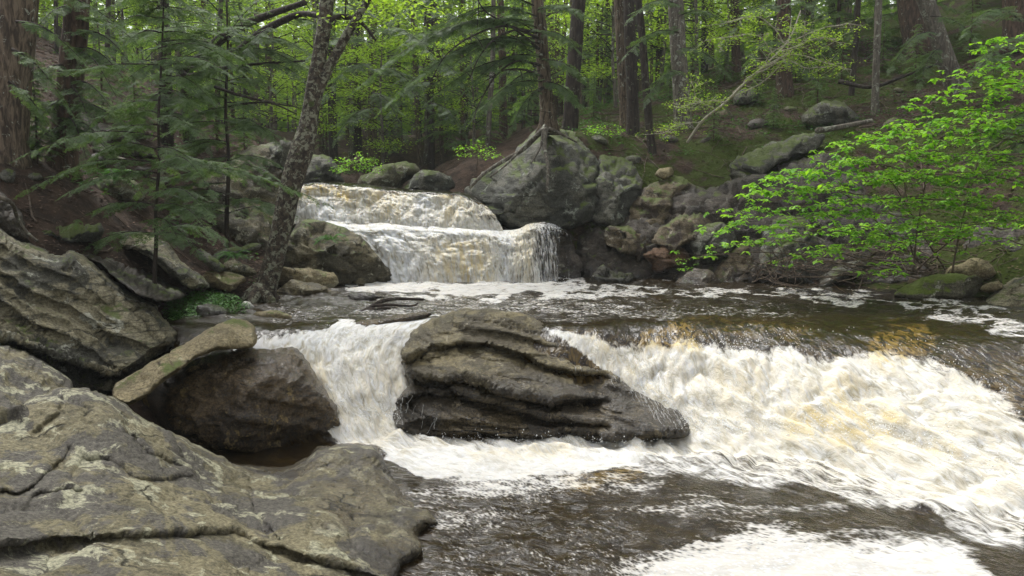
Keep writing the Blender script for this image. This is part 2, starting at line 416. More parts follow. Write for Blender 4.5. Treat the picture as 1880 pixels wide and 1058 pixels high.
lipx = [(-200,600,10.2),(470,605,9.9),(560,600,10.1),(660,590,10.4),(760,575,10.6),(900,580,10.4),(1060,597,10.0),(1180,590,10.3),(1320,582,10.4),(1500,588,10.1),(1640,590,10.0),(1760,610,9.5),(1880,625,9.0),(2100,660,8.4)]
basx = [(-200,8.2),(300,8.2),(520,8.25),(660,8.6),(740,8.75),(900,8.75),(1100,8.7),(1250,8.5),(1400,8.0),(1560,7.5),(1720,7.1),(1880,6.6),(2100,6.0)]
_lx = np.array([at(p, q, d)[0] for p, q, d in lipx]); _ld = np.array([d for _, _, d in lipx])
_bx = np.array([(p-940)/F*d for p, d in basx]); _bd = np.array([d for _, d in basx])
POOL = 1.14
def build_water():
    nc, nr = 760, 640
    u = np.linspace(-1.0, 0.98, nc); d = 3.2*(17.2/3.2)**np.linspace(0, 1, nr)
    U, Dm = np.meshgrid(u, d); X = (U*Dm).ravel(); Y = Dm.ravel()
    L = np.interp(X, _lx, _ld)+(0.10+0.22*ss(-0.6, -1.4, X))*perlin(np.stack([X*1.5, 0*X, 0*X+3], 1), 4)
    B = np.interp(X, _bx, _bd)
    t = np.clip((L-Y)/(L-B), -6, 6)
    tc = np.clip(t, 0, 1)
    drop = 0.55*tc**1.6*(1-0.0*tc)+0.45*ss(0, 1, tc)
    Z = POOL*(1-drop)+0.10*np.clip((Y-L)/6, 0, 1)
    P0 = np.stack([X, Y, Z], 1)
    px, py = proj(P0)
    w1 = fbm(np.stack([X*1.6, Y*1.1, 0*X], 1), 4, 21)*34
    w2 = fbm(np.stack([X*1.6, Y*1.1, 0*X+9], 1), 4, 22)*32
    ax, ay = px+w1, py+w2*0.7
    foam = np.full(X.shape, 0.06)
    def add(poly, val, soft, mode='max'):
        nonlocal foam
        s = ss(-soft, soft, poly_sdf(ax, ay, poly))*val
        foam = np.maximum(foam, s)
    add([(1000,600),(1080,612),(1150,642),(1215,640),(1300,628),(1390,645),(1440,625),(1475,650),(1560,655),(1620,655),(1700,655),(1760,680),(1820,720),(1860,765),(2100,900),(2100,1010),(1880,950),(1760,930),(1640,890),(1500,865),(1400,848),(1250,832),(1130,835),(1000,860),(860,875),(740,850),(690,800),(800,806),(1100,790),(1180,760),(1130,700),(1090,670),(1040,640)], 1.0, 16)
    add([(640,795),(720,800),(900,806),(1100,813),(1270,800),(1320,830),(1200,845),(1080,862),(1000,878),(930,890),(860,882),(760,865),(690,830)], 0.92, 14)
    add([(700,840),(900,850),(1080,862),(1060,905),(960,930),(840,905),(760,880)], 0.60, 25)
    add([(400,625),(480,608),(560,602),(640,592),(700,582),(790,572),(800,600),(800,660),(800,700),(790,740),(790,808),(650,812),(560,730),(520,665),(440,640)], 1.0, 14)
    add([(1150,1030),(1220,1000),(1290,985),(1380,970),(1500,978),(1620,988),(1745,992),(1790,1020),(1830,1090),(1500,1150),(1200,1110)], 1.0, 55)
    add([(640,512),(760,512),(1060,512),(1080,528),(1040,545),(900,548),(760,545),(640,540)], 0.85, 12)
    add([(1040,522),(1300,527),(1500,533),(1700,548),(1830,565),(1900,590),(1720,572),(1500,552),(1280,545),(1040,545)], 0.66, 10)
    add([(1700,560),(1830,570),(1960,600),(1960,640),(1800,610),(1690,590)], 0.60, 20)
    add([(700,880),(1250,850),(1600,890),(1880,970),(1880,1010),(1450,960),(1100,985),(800,985)], 0.40, 50)
    add([(1080,820),(1250,790),(1400,800),(1560,820),(1700,850),(1900,900),(1900,1010),(1700,955),(1500,915),(1300,885),(1120,880)], 0.62, 22)
    drift = ss(-0.25, 0.35, fbm(np.stack([X*0.55, Y*1.5, 0*X+2], 1), 3, 77)); foam = np.where(foam < 0.58, foam*(0.35+0.85*drift), foam)
    add([(500,560),(700,560),(900,540),(1200,560),(1500,570),(1500,590),(1000,585),(700,590),(500,590)], 0.46, 30)
    add([(760,980),(1200,960),(1200,1100),(760,1100)], 0.22, 40)
    # glossy dark crest of the right fall, brown tongues
    for poly, v, s in [([(1060,606),(1120,628),(1185,668),(1235,720),(1180,690),(1110,645),(1050,618)], 0.45, 14)]:
        k = ss(-s, s, poly_sdf(ax, ay, poly))*v; foam = foam*(1-0.0*k)
    amber = 0.08+0.26*ss(0.1, 0.5, t)*(1-ss(1.0, 1.5, t))*ss(600, 660, px)
    for poly, v, s in [([(1170,610),(1230,585),(1280,595),(1270,650),(1180,650)], 0.9, 16), ([(1590,625),(1640,598),(1695,605),(1705,640),(1650,695),(1600,670)], 0.9, 16),
                       ([(1420,730),(1560,700),(1680,740),(1620,840),(1440,820)], 0.80, 45), ([(1650,780),(1760,790),(1800,850),(1680,850)], 0.6, 40), ([(1230,650),(1420,640),(1480,780),(1330,790)], 0.45, 50),
                       ([(1030,600),(1090,610),(1200,680),(1260,760),(1180,690)], 0.6, 16), ([(860,818),(1060,815),(1060,850),(880,850)], 0.55, 20), ([(1020,872),(1180,850),(1180,885),(1040,900)], 0.75, 14),
                       ([(530,640),(590,640),(660,780),(620,790)], 0.5, 20), ([(680,680),(735,680),(720,800),(690,800)], 0.4, 15), ([(1200,590),(1500,590),(1500,625),(1200,625)], 0.35, 20)]:
        amber = np.maximum(amber, ss(-s, s, poly_sdf(ax, ay, poly))*v)
    # surface relief
    casc = ss(0.12, 0.5, t)*(1-ss(1.0, 2.3, t))
    side = np.stack([X*1.0, Y*1.0, Z*1.6], 1)
    fm = np.clip(foam, 0, 1)
    fu, fv = -(Y)-0.6*Z, X+(0.85-0.40*ss(-0.8, 1.2, X))*ss(-0.2, 1.2, t)*(Y-9.0)
    wq = 0.25*fbm(np.stack([X*1.5, Y*1.5, 0*X], 1), 2, 44)
    lump = fbm(np.stack([fu*0.85+wq, fv*1.9+wq, 0*X], 1), 3, 5, 0.42, 2)
    lump2 = fbm(np.stack([fu*2.2, fv*6.5+wq*2, 0*X], 1), 4, 6, 0.6)
    wave = fbm(np.stack([X*1.0, Y*1.7, 0*X], 1), 3, 8)
    rip = fbm(np.stack([X*2.6, Y*2.2, 0*X], 1), 3, 11, 0.5)
    strm = fbm(np.stack([fu*0.9, fv*4.2+wq, 0*X+6], 1), 4, 12, 0.55)
    right = ss(0.5, 1.8, X)
    Z = Z + casc*fm*(0.125*right+0.09*(1-right))*lump + casc*fm*0.022*lump2
    Z = Z + 0.030*wave*(1-casc*0.5) + (0.024+0.020*ss(0.2, 1.2, Y-L))*rip*(1-casc*0.6)*(1-0.7*np.exp(-((Y-L-0.1)/0.6)**2)) + 0.020*strm*np.exp(-((Y-L+0.1)/0.75)**2)
    after = ss(0.85, 1.1, t)*(1-ss(1.2, 2.0, t))*fm
    Z = Z + after*0.07*fbm(np.stack([X*1.4, Y*2.5, 0*X+4], 1), 3, 14)
    Yd = Y + casc*fm*0.05*fbm(side*2, 2, 31)
    # streaming coordinates: along the flow, across it
    dx = (0.85-0.40*ss(-0.8, 1.2, X))*ss(-0.2, 1.2, t)
    flow = np.stack([-(Y)-0.6*Z, X+dx*(Y-9.0), 0*X], 1)
    V = np.stack([X, Yd, Z], 1)
    o = link('water', mesh('water', V, grid_faces(nr, nc), WATER, True, {'foam': foam, 'amber': amber, 'flow': flow, 'fall': np.maximum(casc, ss(-0.35, 0.0, t)*(1-ss(1.0, 1.6, t)))}))
    tag(o, kind='structure'); o['label'] = 'tea brown river water breaking white over the low ledge'
build_water()

def build_fall(name, lip, base, back, label, nsk=420, ntk=150, amberfun=None, foamfun=None, relief=0.06, seed=0, power=1.75, thinfun=lambda s, t, px, py: 0*s):
    lip = curve([at(*p) for p in lip], nsk); base = curve([at(*p) for p in base], nsk)
    s = np.linspace(0, 1, nsk)
    tb = np.linspace(-1, 0, 40)[:-1]; tf = np.linspace(0, 1, ntk)
    rows = []; ts = []
    for t in tb:
        k = -t
        rows.append(lip+np.array([0, back*k, 0.10*(1-(1-k)**2)])); ts.append(t)
    for t in tf:
        h = 1-(1-t)**1.25; v = t**power*0.8+t*0.2
        r = lip+(base-lip)*np.array([h, h, v]); rows.append(r); ts.append(t)
    V = np.concatenate(rows); ts = np.repeat(ts, nsk); sv = np.tile(s, len(rows))
    width = np.linalg.norm(lip[-1]-lip[0])
    lx = sv*width
    st = fbm(np.stack([lx*3.2, ts*0.8, 0*lx+seed], 1), 4, 40+seed, 0.55)
    lump = fbm(np.stack([lx*2.0, ts*2.2, 0*lx], 1), 4, 50+seed, 0.55, 2)
    k = ss(-0.1, 0.3, ts)
    big = fbm(np.stack([lx*0.9, ts*1.3, 0*lx+seed*2], 1), 3, 90+seed); V[:, 1] -= k*0.16*big; V[:, 2] += 0.05*fbm(np.stack([lx*0.8, 0*lx, 0*lx+seed], 1), 3, 91)*(1-ss(.3, 1, ts))
    V[:, 1] -= k*relief*(st*1.2+lump*0.8); V[:, 2] += relief*0.5*lump*k+0.03*fbm(np.stack([lx*2, ts*3, 0*lx], 1), 3, 60)*(1-k)
    px, py = proj(V)
    foam = foamfun(sv, ts, lx, px, py); amber = amberfun(sv, ts, lx, px, py)
    # threads fan out from the lip
    flow = np.stack([ts*1.5, lx*1.25, 0*lx+seed*3.3], 1)
    o = link(name, mesh(name, V, grid_faces(len(rows), nsk), FALLW, True, {'thin': thinfun(sv, ts, px, py), 'foam': foam, 'amber': amber, 'flow': flow, 'fall': np.ones(len(V))}))
    tag(o, kind='structure'); o['label'] = label
def n2(a, b, seed, k=1): return fbm(np.stack([a, b, 0*a], 1), 4, seed)
build_fall('waterfall', [(470,352,18.6),(520,343,18.4),(560,338,18.2),(620,338,18.1),(680,344,18.0),(740,351,17.9),(800,355,17.8),(850,358,17.7),(885,372,17.7)],
    [(470,415,17.3),(520,412,17.3),(560,412,17.2),(620,416,17.1),(680,422,17.0),(740,426,16.9),(800,428,16.9),(850,430,16.8),(925,430,16.9)], 2.0,
    'upper step of the waterfall, amber and white under its smooth lip',
    amberfun=lambda s, t, lx, px, py: np.clip(0.46+1.1*n2(lx*0.8, t*1.2, 71)+0.25*ss(0.5, 0.9, s), 0, 1)*ss(0.02, 0.15, t)*(1-0.6*ss(.45, .85, t)),
    foamfun=lambda s, t, lx, px, py: 0.30+0.72*ss(0.06, 0.26, t+0.06*n2(lx*2, t, 5))-0.35*ss(0.86, 0.97, s)*(1-ss(0.6, 1, t)), relief=0.09, seed=1)
build_fall('waterfall', [(560,408,16.9),(610,411,16.8),(680,416,16.7),(760,421,16.6),(830,424,16.5),(890,428,16.5),(935,434,16.6),(960,426,16.6),(985,419,16.6),(1015,419,16.6),(1040,428,16.7),(1055,440,16.8)],
    [(560,530,15.9),(650,530,15.9),(720,530,15.8),(780,530,15.7),(850,530,15.7),(900,530,15.7),(940,530,15.8),(970,530,15.8),(1000,530,15.9),(1020,530,15.9),(1040,530,16.0),(1058,530,16.1)], 0.9,
    'lower step of the waterfall, veiled in white threads',
    amberfun=lambda s, t, lx, px, py: np.clip(0.75*np.exp(-((px-840)/75)**2)*ss(0.1, 0.4, t)+0.5*np.exp(-((px-965)/25)**2)+0.35*n2(lx*1.2, t*0.6, 81), 0, 1),
    foamfun=lambda s, t, lx, px, py: 0.90+0.25*ss(0.25, 0.0, np.abs(t))*ss(1000, 950, px)+0.16*n2(lx*2.5, t*0.5, 15)-0.30*ss(940, 1000, px)-0.32*ss(1005, 1050, px)+0.3*ss(0.85, 1, t), relief=0.09, seed=2, thinfun=lambda s, t, px, py: 0.95*ss(960, 1015, px)*ss(-0.05, 0.1, t))

def spray():
    """droplets thrown up by the white water"""
    r = np.random.RandomState(6); C = []
    def band(pts, n, hz, dj):
        c = curve([at(*p) for p in pts], 200); i = r.randint(0, 200, n)
        P = c[i]+np.stack([r.normal(0, .07, n), r.normal(0, dj, n), np.abs(r.normal(0, 1, n))**1.5*hz], 1); C.append(P)
    band([(1180,650,9.9),(1300,640,9.7),(1440,640,9.6),(1560,655,9.4),(1700,665,9.0),(1800,720,8.3),(1880,780,7.7)], 2200, .07, .12)
    band([(1250,780,8.6),(1400,780,8.3),(1600,790,7.9),(1800,850,7.3)], 1800, .10, .35)
    band([(1150,690,9.5),(1230,750,9.0),(1270,800,8.6)], 900, .06, .08)
    band([(500,640,9.9),(600,620,10),(740,620,10)], 900, .05, .12)
    band([(600,740,9.1),(680,760,9.0),(730,760,8.9)], 800, .06, .15)
    band([(660,815,8.6),(900,812,8.5),(1200,815,8.4)], 900, .04, .08)
    band([(720,520,15.6),(900,520,15.5),(1050,520,15.7)], 900, .09, .12)
    band([(560,412,17.0),(700,420,16.8),(900,428,16.5)], 700, .08, .1)
    P = np.concatenate(C); n = len(P); s = (r.uniform(.35, 1, n)**2*.011)[:, None]
    t = np.array([[1, 0, -.5], [-.5, .9, -.5], [-.5, -.9, -.5], [0, 0, 1.1]])
    V = (P[:, None]+t[None]*s[:, None]).reshape(-1, 3); b = np.arange(n)[:, None]*4
    T = np.concatenate([b+np.array([f]) for f in ([0, 1, 3], [1, 2, 3], [2, 0, 3], [0, 2, 1])])
    m = NT('droplets'); m.bsdf.inputs['Base Color'].default_value = (.7, .7, .68, 1); m.bsdf.inputs['Roughness'].default_value = .35
    o = link('spray', mesh('spray', V, T, m.m)); tag(o, 'white droplets thrown up along the cascades', None, None, 'stuff')
spray()
# ================================================================ rocks
def gd(px, py, lo=8.5, hi=70.0, default=None):
    d = np.linspace(lo, hi, 700); P = at(np.full(700, px), np.full(700, py), d); h = P[:, 2]-ground_z(P[:, :2])
    k = np.where((h[:-1] > 0) & (h[1:] <= 0))[0]
    return float(d[k[0]]) if len(k) else default
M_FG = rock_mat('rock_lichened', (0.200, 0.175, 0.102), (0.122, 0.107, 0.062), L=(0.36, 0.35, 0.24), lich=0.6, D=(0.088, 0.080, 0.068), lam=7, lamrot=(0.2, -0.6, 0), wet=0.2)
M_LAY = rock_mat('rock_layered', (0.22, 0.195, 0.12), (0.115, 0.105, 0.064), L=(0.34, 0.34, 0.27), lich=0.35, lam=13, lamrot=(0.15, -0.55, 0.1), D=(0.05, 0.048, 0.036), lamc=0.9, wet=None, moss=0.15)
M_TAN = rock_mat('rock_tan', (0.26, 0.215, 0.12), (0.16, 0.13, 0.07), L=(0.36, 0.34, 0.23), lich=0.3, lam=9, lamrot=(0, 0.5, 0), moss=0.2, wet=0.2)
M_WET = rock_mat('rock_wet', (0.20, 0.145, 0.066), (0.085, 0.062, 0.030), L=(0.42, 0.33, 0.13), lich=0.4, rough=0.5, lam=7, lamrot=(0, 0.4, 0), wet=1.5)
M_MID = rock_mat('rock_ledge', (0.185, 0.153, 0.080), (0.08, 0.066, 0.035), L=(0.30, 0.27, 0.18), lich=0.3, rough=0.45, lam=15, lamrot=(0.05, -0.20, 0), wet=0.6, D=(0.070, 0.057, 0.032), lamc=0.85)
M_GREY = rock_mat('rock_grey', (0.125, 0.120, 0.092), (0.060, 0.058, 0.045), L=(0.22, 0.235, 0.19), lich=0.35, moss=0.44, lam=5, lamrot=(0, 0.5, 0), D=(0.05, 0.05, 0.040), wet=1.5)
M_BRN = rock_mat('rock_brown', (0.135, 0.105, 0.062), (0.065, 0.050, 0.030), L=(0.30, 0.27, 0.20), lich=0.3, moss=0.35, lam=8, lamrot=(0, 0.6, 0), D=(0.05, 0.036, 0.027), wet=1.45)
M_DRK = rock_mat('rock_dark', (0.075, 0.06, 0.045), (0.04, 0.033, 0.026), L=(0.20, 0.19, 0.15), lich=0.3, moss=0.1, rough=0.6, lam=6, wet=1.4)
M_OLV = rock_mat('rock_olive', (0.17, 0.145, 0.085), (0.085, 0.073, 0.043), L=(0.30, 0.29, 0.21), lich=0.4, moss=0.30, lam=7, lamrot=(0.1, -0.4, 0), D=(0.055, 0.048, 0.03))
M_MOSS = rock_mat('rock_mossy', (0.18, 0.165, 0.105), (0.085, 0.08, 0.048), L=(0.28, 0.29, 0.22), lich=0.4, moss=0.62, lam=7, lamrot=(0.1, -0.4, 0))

def smooth_poly(poly, step, jit, seed):
    P = np.asarray(poly, float); n = len(P); out = []
    for i in range(n):
        p0, p1, p2, p3 = P[i-1], P[i], P[(i+1) % n], P[(i+2) % n]
        m = max(2, int(np.hypot(*(p2-p1))/step))
        for t in np.linspace(0, 1, m, endpoint=False):
            c = 0.5*(2*p1+(p2-p0)*t+(2*p0-5*p1+4*p2-p3)*t*t+(3*p1-p0-3*p2+p3)*t**3)
            l = p1+(p2-p1)*t
            out.append(0.45*c+0.55*l)
    Q = np.array(out)
    q = np.concatenate([Q/40.0, np.full((len(Q), 1), seed*1.7)], 1)
    Q = Q+jit*np.stack([fbm(q, 3, seed), fbm(q+50, 3, seed+1)], 1)
    return Q
def clean_poly(Q, step):
    out = [Q[0]]
    for p in Q[1:]:
        if np.hypot(*(p-out[-1])) > step*0.45: out.append(p)
    if np.hypot(*(out[0]-out[-1])) < step*0.45: out.pop()
    return np.array(out)
def rock(label, poly, ctrl, thick, mat, rnd=40, step=6, amp=0.05, fs=1.6, strata=None, lips=(), jit=4.0, bulge=None, cat='rock', name='rock', group=None, seed=None, chisel=7, cracks=(), frac=None):
    """closed stone: outline seen from the river, distances of its face at a few spots, thickness behind"""
    global _rs
    seed = seed if seed is not None else (abs(hash(label)) % 9973 if False else sum(map(ord, label)) % 997)
    B = clean_poly(smooth_poly(poly, step, jit, seed), step); nb = len(B)
    lo, hi = B.min(0), B.max(0)
    gx, gy = np.meshgrid(np.arange(lo[0], hi[0], step), np.arange(lo[1], hi[1], step*0.87))
    gx = gx+(np.arange(gx.shape[0])[:, None] % 2)*step*0.5
    rs = np.random.RandomState(seed)
    gx = gx.ravel()+rs.uniform(-.18, .18, gx.size)*step; gy = gy.ravel()+rs.uniform(-.18, .18, gy.size)*step
    sdv = poly_sdf(gx, gy, B); k = sdv > step*0.55
    I = np.stack([gx[k], gy[k]], 1); sdI = sdv[k]
    pts = np.concatenate([B, I]); ds = np.concatenate([np.zeros(nb), sdI])
    res = geometry.delaunay_2d_cdt([Vector(p) for p in pts], [(i, (i+1) % nb) for i in range(nb)], [], 1, 1e-4)
    pv = np.array([tuple(v) for v in res[0]]); T = np.array([f for f in res[2] if len(f) == 3])
    # map to the original distance
    orig = [o[0] if len(o) else -1 for o in res[3]]
    e = np.array([ds[o] if o >= 0 else 0.0 for o in orig])
    isb = e <= 0
    # face distance
    C = np.asarray(ctrl, float)
    if C.ndim == 1 and C.size == 1 or C.ndim == 0: D = np.full(len(pv), float(C))
    elif len(C) < 3:
        a, b = C; dv = b[:2]-a[:2]; t = ((pv-a[:2])@dv)/(dv@dv); D = a[2]+(b[2]-a[2])*t
    elif len(C) == 3:
        A = np.concatenate([C[:, :2], np.ones((3, 1))], 1); w = np.linalg.solve(A, C[:, 2]); D = pv@w[:2]+w[2]
    else: D = tps(C[:, :2]/100, C[:, 2], 0.004)(pv/100)
    m = np.clip(e/rnd, 0, 1); roundf = 1-np.sqrt(np.maximum(1-(1-m)**2, 0))
    R = thick*0.42
    big = np.clip(e/(e.max()+1e-6), 0, 1)
    D = D+R*roundf-(bulge or 0)*ss(0, 1, big)
    for lp, tau, dep in lips:           # overhanging beds: under each line the face steps back
        lp = np.asarray(lp, float); yl = np.interp(pv[:, 0], lp[:, 0], lp[:, 1]); 
        yl = yl+6*fbm(np.stack([pv[:, 0]/45, 0*pv[:, 0], 0*pv[:, 0]+seed], 1), 3, 7)
        ends = ss(lp[0, 0]-18, lp[0, 0]+18, pv[:, 0])*ss(lp[-1, 0]+18, lp[-1, 0]-18, pv[:, 0])
        below = pv[:, 1]-yl
        D = D+dep*ends*ss(-3.0, 9.0, below)*np.exp(-np.maximum(below, 0)/tau)
        D = D-dep*0.22*ends*np.exp(-np.abs(np.minimum(below, 0)+6)/9)*(below < 3)
    for cp, wd, dep in cracks:          # open joints
        cp = np.asarray(cp, float)
        if len(cp) > 2: cp = curve(np.concatenate([cp, np.zeros((len(cp), 1))], 1), 40)[:, :2]
        cq = pv+5*np.stack([fbm(np.concatenate([pv/22, 0*pv[:, :1]+1], 1), 3, 3), fbm(np.concatenate([pv/22, 0*pv[:, :1]+7], 1), 3, 4)], 1)
        dd = np.full(len(pv), 1e9)
        for i in range(len(cp)-1):
            a, b = cp[i], cp[i+1]; q = b-a
            t = np.clip(((cq-a)@q)/(q@q+1e-9), 0, 1); dd = np.minimum(dd, np.hypot(*(cq-a-t[:, None]*q).T))
        D = D+dep*np.exp(-(dd/wd)**2)
    FV = at(pv[:, 0], pv[:, 1], D)
    md = thick*(0.5+0.9*np.sqrt(np.clip(big*1.6, 0, 1)))
    # back sheet: same outline, pushed away from the mean facing of the front
    n0 = np.cross(FV[T[:, 1]]-FV[T[:, 0]], FV[T[:, 2]]-FV[T[:, 0]])
    fl = (n0*(FV[T[:, 0]]-np.array([0, 0, CAM_H]))).sum(1) > 0
    n0[fl] *= -1
    ray = FV-np.array([0, 0, CAM_H]); ray /= np.linalg.norm(ray, axis=1, keepdims=True)
    bd = ray
    BV = FV+np.where(isb, 0, md)[:, None]*bd
    idx = np.where(~isb)[0]; remap = np.arange(len(FV)); remap[idx] = len(FV)+np.arange(len(idx))
    V = np.concatenate([FV, BV[idx]])
    flip = fl
    T[flip] = T[flip][:, ::-1]
    TT = np.concatenate([T, remap[T][:, ::-1]])
    if chisel:
        c0 = V.mean(0); sc = np.array([np.ptp(V[:, 0]), np.ptp(V[:, 1]), np.ptp(V[:, 2])])
        for _ in range(chisel):
            nn = np.array([rs.uniform(-.75, .75), -rs.uniform(.35, 1.0), rs.uniform(-.35, .9)]); nn /= np.linalg.norm(nn)
            h = (V-c0)@nn; c = np.quantile(h, rs.uniform(.80, .95)); V = V-nn*np.maximum(h-c, 0)[:, None]*0.9
    N = vnormals(V, TT)
    q = V*fs
    disp = amp*0.75*fbm(q, 5, seed, 0.52)+amp*0.45*fbm(q*2.1+3, 4, seed+3, 0.55, 1)+amp*0.35*fbm(q*4.3, 3, seed+6, 0.6, 2)
    if frac is None and mat.name in ('rock_grey', 'rock_brown', 'rock_dark', 'rock_mossy', 'rock_rusty', 'rock_olive') and thick > 0.75: frac = (0.62, 0.13)
    if frac:
        fp = V+0.09*np.stack([fbm(V*1.7+k*9, 3, seed+k) for k in range(3)], 1)
        disp = disp*0.7+frac[1]*fracture(fp/frac[0]*np.array([0.8, 1, 1.35])+seed, seed)+frac[1]*0.28*fracture(fp/frac[0]*2.3+seed, seed+2)
    if strata:
        nS, h, sa = strata; nS = np.asarray(nS, float); nS /= np.linalg.norm(nS)
        s = (V@nS)/h+0.55*fbm(V*0.9, 3, seed+8)
        c = np.floor(s); f = s-c
        prof = (rnd1(c, seed)-0.5)*ss(0, 0.22, f)+(rnd1(c-1, seed)-0.5)*(1-ss(0, 0.22, f))
        s2 = s*3.3+0.3*fbm(V*2.2, 2, seed+9); c2 = np.floor(s2); f2 = s2-c2
        prof2 = (rnd1(c2, seed+1)-0.5)*ss(0, 0.3, f2)+(rnd1(c2-1, seed+1)-0.5)*(1-ss(0, 0.3, f2))
        disp = disp+sa*(prof*1.4-0.5*np.exp(-(f/0.10)**2)+0.45*prof2)
    ew = 0.45+0.55*ss(0, 0.6*min(rnd, 30), np.concatenate([e, e[idx]])); disp = disp*ew
    V = V+N*disp[:, None]
    org = np.array([V[:, 0].mean(), V[:, 1].mean(), V[:, 2].min()])
    o = link(name, mesh(name, V-org, TT, mat), None, tuple(org))
    return tag(o, label, cat, group)

# ---- near bank, left
rock('smooth grey shoulder of rock at the left edge, behind the big lichened slab',
     [(-150,640),(-20,630),(40,645),(90,672),(130,705),(125,760),(60,800),(-150,800)], [(-100,700,5.6),(100,720,6.6),(0,640,7.0)], 1.6, M_FG, 50, 7, 0.06)
rock('huge lichen-blotched grey slab sloping into the brown pool, nearest rock of all',
     [(-170,735),(-60,728),(20,748),(60,722),(115,712),(195,722),(245,760),(300,786),(380,830),(420,846),(470,858),(530,854),(566,838),(580,822),(625,813),(680,814),(702,832),(722,868),(742,905),(785,930),(812,962),(775,982),(785,1012),(742,1050),(715,1130),(400,1330),(-170,1330)],
     [(-150,1300,1.75),(-150,1000,3.0),(-100,740,5.6),(120,720,6.0),(250,770,6.1),(400,850,6.5),(470,870,6.7),(620,830,7.25),(690,830,7.2),(740,930,6.22),(800,960,5.85),(740,1050,5.05),(560,960,5.35),(400,960,5.0),(200,900,4.9),(0,900,4.5),(60,800,5.5),(300,1040,3.9),(550,1060,4.35),(0,1060,3.3),(250,1200,2.7),(500,1250,3.1)],
     1.5, M_FG, 30, 3.8, 0.017, 1.3,
     lips=[([(-200,1030),(0,1003),(100,988),(200,984),(300,980),(390,975),(450,982),(500,1003),(600,1030),(700,1062)], 70, 0.15), ([(150,838),(200,845),(260,882),(310,880),(360,868)], 16, 0.09)],
     cracks=[([(228,760),(245,800),(262,830),(300,852),(330,862)], 4.5, 0.10), ([(422,840),(440,880),(460,905),(462,925),(500,985)], 4.5, 0.09), ([(0,905),(40,908),(90,870),(125,835)], 4, 0.12),
             ([(480,850),(520,890),(560,930),(640,1010)], 4, 0.05), ([(60,915),(110,905),(150,905)], 4, 0.07), ([(120,712),(108,760),(60,800)], 5, 0.06)],
     jit=5, strata=((0.5, 0.25, 0.8), 0.30, 0.028), chisel=0, frac=(0.85, 0.045))
rock('layered grey rock wall with slanting beds and a dark cleft along its foot',
     [(-170,360),(-60,395),(0,418),(45,444),(100,466),(132,458),(180,488),(240,538),(288,560),(302,585),(330,606),(322,640),(280,668),(245,690),(215,722),(150,722),(100,700),(40,670),(-170,660)],
     [(-150,380,7.8),(-150,600,7.2),(0,430,8.6),(0,620,7.7),(130,465,9.0),(130,680,7.9),(300,600,9.0),(250,660,8.5),(240,545,9.2)],
     1.8, M_LAY, 26, 4.0, 0.025, 1.8, strata=((0.52, -0.2, 0.83), 0.17, 0.11), jit=4, chisel=0,
     lips=[([(-100,560),(0,622),(60,640),(130,668),(200,690),(240,690)], 30, 0.60)]+[([(-150+70*j, y0+36*j+(7 if j % 2 else -4)) for j in range(a, b)], tau, dp) for y0, a, b, tau, dp in [(372,1,6,9,.09),(398,0,7,8,.07),(425,1,7,12,.14),(452,0,6,7,.06),(478,1,7,10,.11),(505,0,7,8,.07),(528,1,6,9,.08)]])
rock('long loaf-shaped tan boulder leaning across the top of the dark wet boulder',
     [(206,730),(212,706),(250,682),(300,653),(350,624),(395,598),(425,582),(452,586),(470,602),(474,622),(462,640),(440,644),(405,642),(368,655),(335,676),(300,702),(265,730),(232,744)],
     [(212,706,7.65),(300,653,8.05),(425,582,8.75),(470,602,8.75),(212,722,7.30),(300,675,7.55),(400,622,8.0),(462,622,8.3),(232,744,7.25),(300,702,7.5),(368,655,7.85),(440,644,8.2)], 0.6, M_TAN, 7, 3.5, 0.014, 3.5, strata=((0.5, 0.2, 0.85), 0.07, 0.016), jit=3.5, chisel=0, frac=(0.35, 0.02))
rock('dark wet brown boulder beside the left chute, glistening, under the leaning tan boulder',
     [(222,752),(262,712),(326,680),(368,652),(400,640),(440,640),(490,640),(545,642),(582,690),(615,750),(640,800),(648,822),(600,835),(520,836),(420,838),(330,822),(262,790)],
     [(240,760,7.65),(262,790,7.6),(400,650,8.5),(540,650,8.7),(640,815,8.25),(480,832,8.0),(350,800,7.9),(480,730,8.0)], 1.0, M_WET, 46, 5, 0.065, 2.2, strata=((0.3, 0.2, 0.9), 0.15, 0.035), bulge=0.12)
